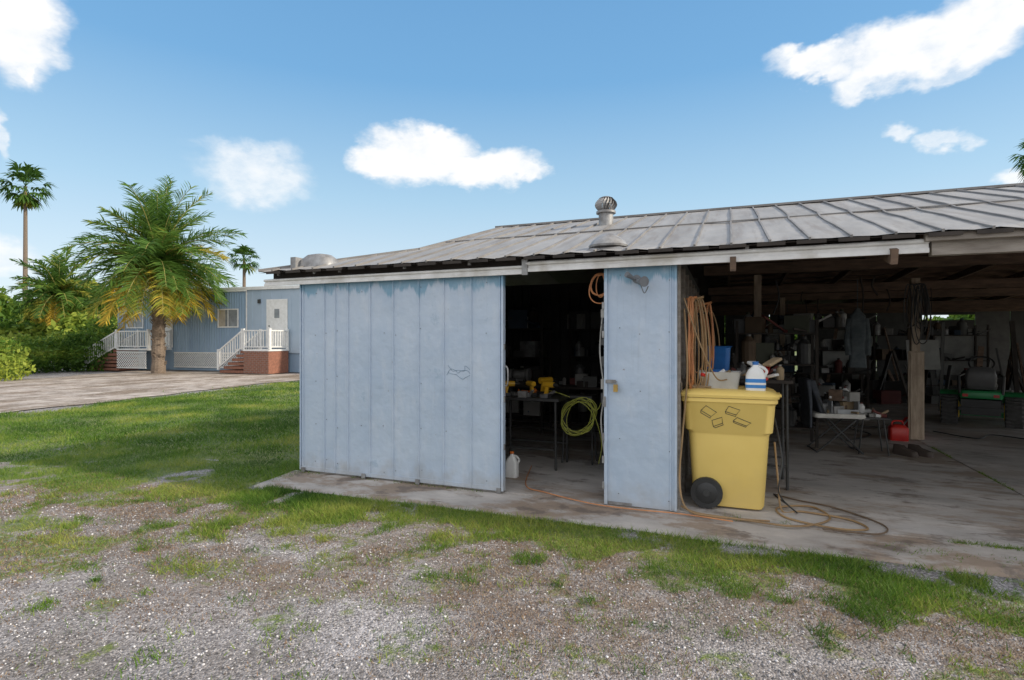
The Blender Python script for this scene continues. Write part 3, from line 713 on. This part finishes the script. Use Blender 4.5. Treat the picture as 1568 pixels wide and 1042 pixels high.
def par(cx,cz,w_,h_,rot):
    y=lambda z:-.35-(.015*(z-.745)/.255)-.002
    def pt(u,q):
        x=u*w_;z=q*h_; X_=cx+x*math.cos(rot)-z*math.sin(rot); Z_=cz+x*math.sin(rot)+z*math.cos(rot); return (X_,y(Z_),Z_)
    loops=[[(-1,-.5),(.6,-.7),(1,.6),(-.7,.9),(-1,-.5)],[(-1,-.5),(-.9,-.95),(.6,-1.1),(.6,-.7)]]
    for L_ in loops: b.tube([pt(*q) for q in L_],.003,5)
par(-.17,.925,.065,.045,-.45); par(.04,.94,.06,.04,-.2); par(-.09,.83,.055,.04,.5); par(.12,.84,.075,.03,-.3)
b.make('moulded_icons',black,bn)
g=group('plastic_tray',(4.78,.45,1.13)); b=MB(); b.loft([(0,.17,.12,.02),(.14,.19,.14,.02),(.16,.2,.15,.02),(.145,.175,.125,.02),(.03,.15,.1,.02)]); b.make('tray',mat('grey_white_plastic',(.6,.6,.58)),g,smooth=True)
o=clutter('tray_contents',-.13,.13,-.08,.08,.08,12,.05,.11,[white,bluep,red,grey,card,steel]); o.parent=g
g=group('bleach_bottle',(5.10,.27,1.128)); b=MB(); b.loft([(0,.085,.055,.03),(.14,.085,.055,.03),(.19,.065,.045,.03),(.225,.03,.03,.02),(.24,.025,.025,.02)]); b.tube(catmull([(.075,0,.13),(.095,0,.18),(.06,0,.215),(.02,0,.225)]),.013,8)
b.cyl((0,0,.24),(0,0,.27),.028,n=14,m=1); b.loft([(.025,.087,.057,.03),(.11,.087,.057,.03)],m=2); b.loft([(.055,.0885,.0585,.03),(.075,.0885,.0585,.03)],m=0)
b.make('bottle',[white,bluep,mat('blue_label',(.05,.25,.65))],g,smooth=True)
g=group('snack_packets',(5.14,.6,1.13)); b=MB()
for i,(x,y,r_) in enumerate(((0,0,.3),(.1,.05,-.4),(-.08,.08,.9),(.05,-.02,1.4),(-.02,-.05,2.2),(.12,-.08,.8))):
    b.beam((x-.08*math.cos(r_),y-.08*math.sin(r_),.05+.035*i),(x+.08*math.cos(r_),y+.08*math.sin(r_),.09+.04*i),.10,.03,i%3)
b.make('packets',[red,white,card],g,bevel=.01)
g=group('work_gloves',(4.58,.35,1.13)); b=MB(); b.loft([(0,.08,.05,.02),(.02,.085,.055,.02),(.03,.07,.04,.02)]); 
for k in range(4): b.tube([(.05,-.04+.025*k,.015),(.13,-.05+.03*k,.012)],.011,6)
b.make('gloves',[card],g,smooth=True)
wtable('side_table',4.6,5.5,1.1,1.7,1.17,dkwood,darkm)
g=group('blue_bucket',(4.74,1.3,1.172)); b=MB(); b.loft([(0,.13,.12,.05),(.34,.15,.15,.06),(.36,.17,.17,.06)]); b.make('bucket',bluep,g,smooth=True)
clutter('table_clutter',4.98,5.42,1.15,1.65,1.17,14,.06,.16,[grey,card,darkm,steel,offw,dred,dkwood])

# ------------------------------------------------------------------ chair with clutter
cx,cy=6.30,3.74
g=group('folding_chair',(cx,cy,0),R(8)); b=MB()
for yy in (-.22,.22):
    b.tube([(-.30,yy,0),(.24,yy,.5)],.012,8); b.tube([(.30,yy,0),(-.16,yy,.5),(-.36,yy,1.0)],.012,8)
b.tube([(-.30,-.22,.02),(-.30,.22,.02)],.01,8); b.tube([(.3,-.22,.02),(.3,.22,.02)],.01,8); b.tube([(-.36,-.22,1.0),(-.36,.22,1.0)],.012,8)
b.make('frame',darkm,g)
b=MB(); b.loft([(.5,.32,.26,.05),(.52,.33,.27,.05),(.56,.32,.26,.05)]); b.make('seat',mat('cream_vinyl',(.78,.76,.70),(.6,.58,.53)),g,smooth=True)
b=MB(); b.loft([(.55,.03,.2,.02,-.20),(.8,.04,.23,.03,-.28),(1.02,.05,.25,.03,-.36),(1.04,.03,.22,.02,-.37)]); b.loft([(.35,.015,.2,.01,-.36),(.7,.02,.24,.015,-.37),(1.03,.03,.25,.02,-.40)]); b.make('draped_jacket',cloth,g,smooth=True)
MX=[offw,card,dred,grey,steel,darkm,offw,dkwood,grey,brownw,white]
o=clutter('parts_bin_contents',-.12,.3,-.22,.2,.56,34,.05,.16,MX); o.parent=g
o=clutter('parts_bin_top',-.08,.22,-.18,.15,.74,34,.05,.14,MX); o.parent=g
b=MB(); b.box(-.1,.25,-.22,.18,.562,.57); b.box(-.1,-.09,-.22,.18,.57,.74); b.box(.24,.25,-.22,.18,.57,.74); b.box(-.09,.24,-.22,-.21,.57,.62); b.box(-.09,.24,.17,.18,.57,.74); b.make('clear_bin',mat('milky_plastic',(.5,.52,.54)),g)
g=group('small_side_table',(6.75,3.75,0)); b=MB(); b.box(-.2,.2,-.2,.2,.50,.52)
for sx in (-1,1):
    for sy in (-1,1): b.cyl((sx*.18,sy*.18,0),(sx*.12,sy*.16,.5),.011,n=6)
b.make('frame',darkm,g); o=clutter('box_of_tools',-.15,.15,-.15,.15,.52,12,.05,.13,MX); o.parent=g
def gascan(loc,s,rz_=0):
    g=group('red_gas_can',loc,rz_); g.scale=(s,s,s); b=MB()
    b.loft([(0,.14,.10,.04),(.02,.15,.11,.04),(.24,.15,.11,.04),(.29,.10,.08,.04),(.30,.05,.05,.03)]); b.tube(catmull([(-.1,0,.27),(-.08,0,.35),(.05,0,.36),(.1,0,.27)]),.016,8)
    b.cyl((.07,0,.28),(.15,0,.40),.02,.012,10,1); b.make('can',[red,black],g,smooth=True)
gascan((7.40,5.05,0),.85); gascan((7.72,5.6,0),1.05,1.2)
xx,yy=C(5.45,7.6); g=group('pair_of_shoes',(xx,yy,0),R(-50)); g.scale=(1.2,1.2,1.2)
for k in (0,1):
    b=MB(); o=k*.17
    b.loft([(0,.14,.045,.04),(.02,.142,.047,.04),(.06,.13,.043,.04,-.005),(.085,.07,.038,.03,-.06),(.11,.055,.036,.03,-.075)],cy=o,cx=k*.05); b.make('shoe',mat('dark_leather',(.075,.055,.045)),g,smooth=True)
# mower
mw=group('riding_mower',(9.30,7.45,0),R(-20)); 
green=mat('mower_green',(.03,.30,.10),(.02,.22,.07),rough=.35)
tyre=mat('tyre_rubber',(.085,.083,.08),(.055,.053,.05),scale=9,rough=.85)
rim=mat('rim_yellow',(.9,.66,.08)); seatm=mat('seat_vinyl',(.11,.11,.11),(.08,.08,.08),rough=.4)
b=MB()
for sx in (-1,1):
    x=sx*.46
    b.cyl((x-.13,0,.28),(x-.10,0,.28),.24,.28,28,0); b.cyl((x-.10,0,.28),(x+.10,0,.28),.28,.28,28,0); b.cyl((x+.10,0,.28),(x+.13,0,.28),.28,.24,28,0)
    b.cyl((x-.14,0,.28),(x+.14,0,.28),.16,n=20,m=1)
    b.cyl((sx*.40-.06,1.2,.19),(sx*.40+.06,1.2,.19),.19,n=20,m=0); b.cyl((sx*.40-.07,1.2,.19),(sx*.40+.07,1.2,.19),.08,n=14,m=1)
    for k in range(22):
        a=2*math.pi*k/22; b.beam((x-.12,.285*math.cos(a),.28+.285*math.sin(a)),(x,.285*math.cos(a+.12),.28+.285*math.sin(a+.12)),.03,.03,0); b.beam((x+.12,.285*math.cos(a),.28+.285*math.sin(a)),(x,.285*math.cos(a+.12),.28+.285*math.sin(a+.12)),.03,.03,0)
b.make('wheels',[tyre,rim],mw)
b=MB()
for sx in (-1,1):
    vs=[];
    for i in range(7):
        a=R(52+i*18); 
        for xx_ in (sx*.30,sx*.60): vs.append((xx_,-.36*math.cos(a),.29+.36*math.sin(a)))
    b.add(vs,[(2*i,2*i+1,2*i+3,2*i+2) for i in range(6)])
b.loft([(.52,.31,.28,.08),(.62,.32,.30,.1),(.66,.28,.28,.08)]); b.loft([(.35,.24,.4,.08),(.72,.22,.38,.1),(.84,.18,.34,.1)],cy=1.0); b.loft([(.12,.58,.3,.1),(.24,.56,.28,.1)],cy=.72); b.make('body_panels',green,mw,smooth=True)
b=MB(); b.loft([(.68,.22,.2,.06),(.76,.24,.22,.07),(.79,.22,.2,.06)],cy=.05); b.loft([(.74,.21,.05,.04),(.9,.23,.07,.05),(1.05,.20,.06,.05),(1.10,.14,.04,.03)],cy=-.2); b.make('seat',seatm,mw,smooth=True)
b=MB(); b.box(-.28,.28,-.34,-.05,.22,.50); b.tube([(0,.75,.8),(0,.5,1.08)],.02,8)
P=[(.19*math.cos(2*math.pi*i/20),.46+.1*math.sin(2*math.pi*i/20),1.14+.13*math.sin(2*math.pi*i/20)) for i in range(21)]; b.tube(P,.016,6); b.box(-.32,.32,-.40,-.36,.30,.36)
for sx in (-1,1): b.tube([(sx*.30,-.25,.6),(sx*.32,-.2,.92),(sx*.26,.1,.95)],.025,8)
b.make('chassis_and_steering',black,mw,smooth=True)
b=MB()
for sx in (-1,1): b.box(sx*.22-.04,sx*.22+.04,-.31,-.285,.55,.60)
b.make('tail_reflectors',red,mw)
def floorcord(pts,r,name,matl):
    b=MB(); P=[(x,y,z+r+.004) for x,y,z in pts]
    b.tube(catmull(P,8),r,7); b.make(name,matl,smooth=True)
floorcord([(5.28,.5,.6),(5.30,.35,.25),(5.33,.3,.0),(5.5,.35,0),(5.85,.25,0),(5.95,.02,0),(5.7,-.06,0),(5.35,.1,0),(5.3,.4,0),(5.6,.55,0),(5.7,.2,0),(5.4,-.12,0),(5.0,-.1,0),(4.6,-.05,0),(4.45,.05,.02)],.009,'garden_hose',tan)
floorcord([(5.3,.9,0),(5.5,.75,0),(5.8,.6,0),(6.1,.2,0),(6.0,-.08,0),(5.6,-.1,0)],.007,'air_hose',dcard)
floorcord([(5.27,.35,.85),(5.32,.2,.5),(5.29,.15,.2),(5.45,.3,0),(5.3,.9,0)],.007,'power_cord',black)
floorcord([(2.55,1.2,0),(2.8,.3,0),(3.1,.1,0),(3.6,-.1,0),(4.0,-.14,0),(4.45,-.12,0),(4.9,-.17,0)],.006,'extension_cord',ocord)
floorcord([(6.6,4.6,0),(7.1,5.4,0),(6.9,6.2,0),(7.6,6.4,0)],.01,'floor_cable',black)
floorcord([(8.2,6.2,0),(8.6,5.6,0),(9.0,6.1,0),(9.6,5.6,0),(10.4,5.9,0)],.01,'floor_cable',black)

# ------------------------------------------------------------------ TREES
palmm=leafmat('palm_fronds',(.045,.115,.022),(.13,.235,.04),(.72,.50,.07),.38)
bushm=leafmat('bush_leaves',(.03,.075,.012),(.11,.21,.028),(.34,.40,.06),.35)
trunkm=mat('palm_trunk',(.27,.21,.165),(.12,.09,.065),scale=5,rough=.95,bmp=.8,stretch=(2,2,8))
def feather_palm(name,loc,h,R_,nf,trunk_r,yel=.35,lean=0,npair=42,lw=.035):
    g=group(name,loc)
    b=MB(); P=[];rs=[]
    for i in range(16):
        t=i/15; P.append((lean*t*t,0,-.1+(h+.1)*t)); rs.append(trunk_r*(1.25-.45*t+.25*(t>.85))*(1+.08*math.sin(i*2.4)))
    b.tube(P,rs,14)
    for i in range(110):
        t=random.uniform(.05,1); a=random.random()*6.28; r=trunk_r*(1.15-.4*t); z=h*t
        b.beam((lean*t*t+r*math.cos(a),r*math.sin(a),z),(lean*t*t+(r+.09)*math.cos(a),(r+.09)*math.sin(a),z+.12),.10,.03)
    b.make('trunk',trunkm,g)
    Vs=[];Fs=[];T=[]; rb=MB()
    for f in range(nf):
        u=(f+.5)/nf; el=R(86-u*122+random.uniform(-10,10)); a=f*2.39996+random.uniform(-.25,.25)
        L=R_*random.uniform(.75,1.15)*(1-.15*u); 
        d=Vector((math.cos(a)*math.cos(el),math.sin(a)*math.cos(el),math.sin(el)))
        p=Vector((lean,0,h)); pts=[p.copy()]; dirs=[d.copy()]; st=L/14
        for k in range(14):
            d=(d+Vector((0,0,-.075-.05*random.random()))).normalized(); p=p+d*st; pts.append(p.copy()); dirs.append(d.copy())
        rb.tube(pts,[.03*(1-i/15)+.005 for i in range(15)],5,0,False)
        base=np.clip(.34+random.gauss(0,.15)+(yel*1.5*max(0,u-.68)/.32)*random.uniform(.3,1.2),0,1)
        for k in range(npair):
            t=.06+.94*k/npair; x=t*14; i=min(int(x),13); fr=x-i
            q=pts[i].lerp(pts[i+1],fr); dd=dirs[i]
            side=dd.cross(Vector((0,0,1))); side=side.normalized() if side.length>.05 else Vector((math.sin(a),-math.cos(a),0))
            up=side.cross(dd)
            ll=(R_*.21*math.sin(math.pi*min(1,.15+t*.80))**.5+.06)*random.uniform(.8,1.15)
            for s_ in (-1,1):
                v_=(side*s_*.8+dd*.75+up*random.uniform(-.35,.65)).normalized()
                m1=q+v_*ll*.5; e=m1+(v_+Vector((0,0,-.35))).normalized()*ll*.5
                wv=(dd*.7+up*random.uniform(-.8,.8))*lw*.5*random.uniform(.8,1.3)
                o=len(Vs); Vs+= [q-wv*.6,q+wv*.6,m1+wv,m1-wv,e+wv*.15,e-wv*.15]
                Fs+=[(o,o+1,o+2,o+3),(o+3,o+2,o+4,o+5)]
                tt=float(np.clip(base+random.gauss(0,.09)+.12*max(0,t-.75),0,1)); T+=[tt,tt]
    fastmesh('fronds',[tuple(v) for v in Vs],Fs,palmm,fattr={'tint':T},parent=g)
    rb.make('frond_stems',mat('frond_stem',(.32,.33,.1),(.36,.26,.08)),g)
    return g
def fan_palm(name,loc,h,R_,nf,trunk_r,low=110):
    g=group(name,loc); b=MB(); P=[(.3*math.sin(t*2)*.5,0,-.1+(h+.1)*t) for t in np.linspace(0,1,14)]
    b.tube(P,[trunk_r*(1.3-.5*t) for t in np.linspace(0,1,14)],10); top=Vector(P[-1]); b.make('trunk',trunkm,g)
    Vs=[];Fs=[];T=[]
    for f in range(nf):
        u=(f+.5)/nf; el=R(75-u*low+random.uniform(-10,10)); a=f*2.4+random.uniform(-.35,.35)
        d=Vector((math.cos(a)*math.cos(el),math.sin(a)*math.cos(el),math.sin(el))); c=top+d*R_*random.uniform(.38,.6)
        side=d.cross(Vector((0,0,1))).normalized() if abs(d.z)<.98 else Vector((1,0,0)); up=side.cross(d)
        tint=.08+random.uniform(0,.2)+(.4 if u>.9 else 0)
        o=len(Vs); wv=side*.03; Vs+=[top-wv,top+wv,c+wv,c-wv]; Fs.append((o,o+1,o+2,o+3)); T.append(tint)
        for k in range(13):
            q=R(-70+140*k/12+random.uniform(-4,4)); v_=(d*math.cos(q)+side*math.sin(q)+up*.2*math.sin(k*2)).normalized(); ll=R_*.5*(.7+.3*math.cos(q))*random.uniform(.8,1.15)
            n_=(side*math.cos(q)-d*math.sin(q))*R_*.04
            m1=c+v_*ll*.55; e=m1+(v_+Vector((0,0,-.8))).normalized()*ll*.45
            o=len(Vs); Vs+=[c-n_*.2,c+n_*.2,m1+n_,m1-n_,e+n_*.1,e-n_*.1]; Fs+=[(o,o+1,o+2,o+3),(o+3,o+2,o+4,o+5)]; T+=[tint]*2
    fastmesh('fronds',[tuple(v) for v in Vs],Fs,palmm,fattr={'tint':T},parent=g); return g
feather_palm('date_palm_tree',C(-17.4,27)+(0,),5.3,4.1,104,.25,.65,npair=58,lw=.06)
feather_palm('date_palm_tree',C(-28.9,35)+(0,),4.5,3.0,58,.2,.7,npair=40,lw=.09)
fan_palm('fan_palm_tree',C(-53.3,60)+(0,),18.4,2.8,36,.2,160)
fan_palm('fan_palm_tree',C(-29.4,60)+(0,),10.4,2.0,30,.18,120)
fan_palm('fan_palm_tree',C(38.9,40)+(0,),15,2.4,34,.22,130)

def foliage(name,blobs,dens,size,matl=bushm,trunks=None):
    g=group(name); Vs=[];T=[]
    for (cx,cy,cz,rx,ry,rzz,tint) in blobs:
        n=int(dens*(rx*ry+rx*rzz+ry*rzz)); 
        d=rng.normal(0,1,(n,3)); d/=np.linalg.norm(d,axis=1)[:,None]
        r=rng.uniform(.6,1.03,n)**.6; 
        lump=.72+.56*vnoise(np.arctan2(d[:,1],d[:,0])*2,d[:,2]*3,1.4,4,int(abs(cx*7))%50)
        p=d*(r*lump)[:,None]*np.array([rx,ry,rzz])+np.array([cx,cy,cz]); k=p[:,2]>-.03; p=p[k]; n=len(p)
        a=rng.normal(0,1,(n,3)); a/=np.linalg.norm(a,axis=1)[:,None]; bb=np.cross(a,rng.normal(0,1,(n,3))); bb/=np.linalg.norm(bb,axis=1)[:,None]
        s=(size*rng.uniform(.6,1.4,n))[:,None]
        Vs.append(np.stack([p-a*s,p+bb*s*.45,p+a*s,p-bb*s*.45],1).reshape(-1,3))
        T.append(np.clip(tint+(vnoise(p[:,0]*1.0,p[:,2]*1.5,1.2,3,3)-.5)*1.2+rng.normal(0,.12,n),0,1))
    V=np.concatenate(Vs); T=np.concatenate(T); F=np.arange(len(V)).reshape(-1,4)
    fastmesh('leaves',V,F,matl,fattr={'tint':T},parent=g)
    if trunks:
        b=MB()
        for (x,y,h,r) in trunks:
            b.tube([(x,y,-.1),(x+.1,y,h*.5),(x-.1,y+.1,h)],[r,r*.8,r*.4],8)
            for k in range(4):
                a=random.random()*6; b.tube([(x,y,h*.5),(x+math.cos(a)*h*.25,y+math.sin(a)*h*.25,h*.85)],[r*.5,r*.2],6)
        b.make('trunks',trunkm,g)
    return g
bl=[]
for px,yc,h,rw,ti in ((25,27,1.75,1.6,.6),(60,28,1.7,1.5,.5),(95,29,1.9,1.5,.45),(130,29,2.0,1.4,.4),(155,30,2.6,1.1,.35),(-10,24,1.7,1.4,.85),(-60,24,1.8,2,.7),(0,22,1.0,.9,.9)):
    x,y=C((px-784)/840*yc,yc); bl.append((x,y,h*.45,rw,1.0,h*.62,ti))
foliage('hedge',bl,420,.09)
bl=[];tr=[]
for px,yc,top,rw,ti in ((10,42,4.8,2.6,.5),(45,44,4.6,2.6,.5),(75,46,5.4,2.4,.4),(110,44,6.0,2.6,.5),(140,43,5.8,2.4,.6),(165,46,5.2,2.2,.5),(-40,40,6,3,.5),(-110,38,6,4,.5),(130,34,3.2,1.4,.6),(150,36,4.6,1.2,.4),(95,38,3.4,1.6,.6),(30,37,3.0,1.4,.65)):
    x,y=C((px-784)/840*yc,yc); bl.append((x,y,top*.5,rw,2.0,top*.52,ti)); tr.append((x,y,top*.8,.15))
foliage('background_trees',bl,130,.24,trunks=tr)
bl=[]
for i in range(70):
    a=R(-75+150*i/69); d=random.uniform(85,120); x,y=C(math.sin(a)*d,math.cos(a)*d); bl.append((x,y,2.2,random.uniform(4,7),4,random.uniform(2.5,4.2),.35))
foliage('distant_tree_line',bl,18,.75)
fw=group('wooden_fence',C(-36,33)+(0,),R(5)); b=MB()
for i in range(40): b.box(i*.2-2,i*.2-2+.17,0,.03,0,2.3+random.uniform(-.1,.1))
b.box(-2,6,.031,.07,.6,.7); b.box(-2,6,.031,.07,1.7,1.8); b.make('boards',wood,fw)

# ------------------------------------------------------------------ MOBILE HOME
mh=group('mobile_home',C(-22.0,30.6)+(0,),YAW-R(17.05))
tb=mat('trailer_blue_siding',(.29,.40,.52),(.23,.33,.45),scale=.8,rough=.55,bmp=.05,stretch=(2,2,.4),c3=(.33,.43,.53))
tb2=mat('trailer_pale_siding',(.38,.47,.57),(.33,.42,.52),scale=.8,rough=.55,bmp=.05)
LN=20
b=MB(); ribbed(b,0,8.9,.95,4.15,0,list(np.arange(.12,8.9,.16)),w=.04,hgt=.03); b.box(0,8.9,.002,4,.95,4.15); b.make('body',tb,mh)
b=MB(); ribbed(b,8.9,LN,.95,4.2,-.02,list(np.arange(9.2,LN,.6)),w=.02,hgt=.015,m=0); b.box(8.9,LN,-.018,4,.95,4.2); b.make('body_addition',tb2,mh)
b=MB(); b.box(-.1,LN+.1,-.12,4.1,4.2,4.30); b.box(-.1,8.92,-.10,-.04,4.08,4.2); b.box(8.94,LN+.1,-.13,-.06,4.14,4.2); b.box(8.84,8.92,-.06,-.035,.95,4.08); b.make('roof_trim',white,mh,bevel=.01)
b=MB(); b.box(0,LN,.05,.1,0,.95); b.make('skirting',tb,mh)
b=MB()
def lattice(x0,x1,z0,z1,y):
    h=z1-z0; x=x0-h
    while x<x1:
        for sgn in (1,-1):
            a=(x,z0) if sgn==1 else (x,z1); c=(x+h,z1) if sgn==1 else (x+h,z0)
            t0=max(0,(x0-x)/h); t1=min(1,(x1-x)/h)
            if t1>t0:
                q=lambda t:(a[0]+(c[0]-a[0])*t,y+(.012 if sgn==1 else 0),a[1]+(c[1]-a[1])*t)
                b.beam(q(t0),q(t1),.01,.035)
        x+=.14
    b.box(x0,x1,y-.015,y+.02,z1,z1+.06); b.box(x0,x1,y-.015,y+.02,z0-.06,z0)
lattice(4.1,8.3,.2,.9,-.03)
lattice(1.95,3.95,.2,.95,-1.52)
b.make('lattice_skirt',white,mh)
def window(x0,x1,z0,z1,y=-.06):
    b=MB(); f=.06
    b.box(x0-f,x1+f,y,y+.05,z1,z1+f); b.box(x0-f,x1+f,y,y+.05,z0-f,z0); b.box(x0-f,x0,y,y+.05,z0,z1); b.box(x1,x1+f,y,y+.05,z0,z1); b.box((x0+x1)/2-.02,(x0+x1)/2+.02,y+.005,y+.04,z0,z1)
    b.box(x0,x1,y+.025,y+.05,z0,z1,1); b.box(x0,x0+(x1-x0)*.35,y+.02,y+.024,z0,z1,2); b.make('window',[white,glass,mat('curtain',(.45,.41,.34))],mh)
window(.8,1.9,2.3,3.05); window(7.1,8.3,2.3,3.15); 
b=MB(); 
for x0,x1 in ((3.0,3.95),(10.2,11.3)):
    b.box(x0-.08,x1+.08,-.07,-.03,3.55,3.64); b.box(x0-.08,x0,-.07,-.03,1.2,3.55); b.box(x1,x1+.08,-.07,-.03,1.2,3.55); b.box(x0,x1,-.06,-.025,1.2,3.55)
    b.box((x0+x1)/2-.15,(x0+x1)/2+.15,-.07,-.061,2.7,3.15,1); b.cyl((x0+.1,-.06,2.3),(x0+.1,-.11,2.3),.03,n=10,m=2)
b.make('doors',[white,glass,darkm],mh,bevel=.004)
def rail(b,p0,p1,h=.9,n=None,m=0):
    p0=Vector(p0);p1=Vector(p1);L=(p1-p0).length; n=n or max(2,int(L/.16)); U=Vector((0,0,h))
    b.beam(p0+U,p1+U,.08,.06,m); b.beam(p0+Vector((0,0,.12)),p1+Vector((0,0,.12)),.05,.05,m)
    for i in range(n+1):
        q=p0.lerp(p1,i/n); w_=.10 if i in (0,n) else .04; hh=h+(.1 if i in(0,n) else -.01)
        b.box(q.x-w_/2,q.x+w_/2,q.y-w_/2,q.y+w_/2,q.z+(0 if i in (0,n) else .1),q.z+hh,m)
def porch(x0,x1,xs0,name,solid=True):
    D_=1.5; dz=1.15; g=MB(); 
    g.box(x0,x1,-D_,-.08,dz-.08,dz,0)
    rail(g,(x0+.0,-D_+.05,dz),(x1,-D_+.05,dz)); rail(g,(x1-.05,-D_+.15,dz),(x1-.05,-.15,dz))
    rail(g,(xs0,-D_+.05,.15),(x0-.06,-D_+.05,dz)); rail(g,(xs0,-.25,.15),(x0-.06,-.25,dz))
    g.make(name+'_railing',white,mh)
    k=MB()
    if solid: k.box(x0+.03,x1-.03,-D_+.03,-.1,0,dz-.081)
    n=6
    for i in range(n):
        t0=i/n; k.box(xs0+(x0-xs0)*t0,x0+.029,-D_+.12,-.3,(dz*(i)/n)+.0 if i else 0,dz*(i+1)/n-.06)
    if solid:
        for r_ in range(12): 
            k.box(x0+.02,x1-.02,-D_+.02,-D_+.028,r_*.09,r_*.09+.01,1)
            for c_i in range(int((x1-x0)/.24)): 
                xx=x0+.06+c_i*.24+(.12 if r_%2 else 0); k.box(xx,xx+.012,-D_+.021,-D_+.028,r_*.09+.011,r_*.09+.089,1)
    k.make(name+'_brick_steps',[brick,mat('mortar',(.35,.3,.27))],mh)
porch(1.9,4.0,-.4,'porch',False); porch(10.0,11.5,8.5,'porch')
b=MB(); b.box(9.6,9.75,-.1,-.04,3.45,3.65); b.make('porch_lamp',darkm,mh)
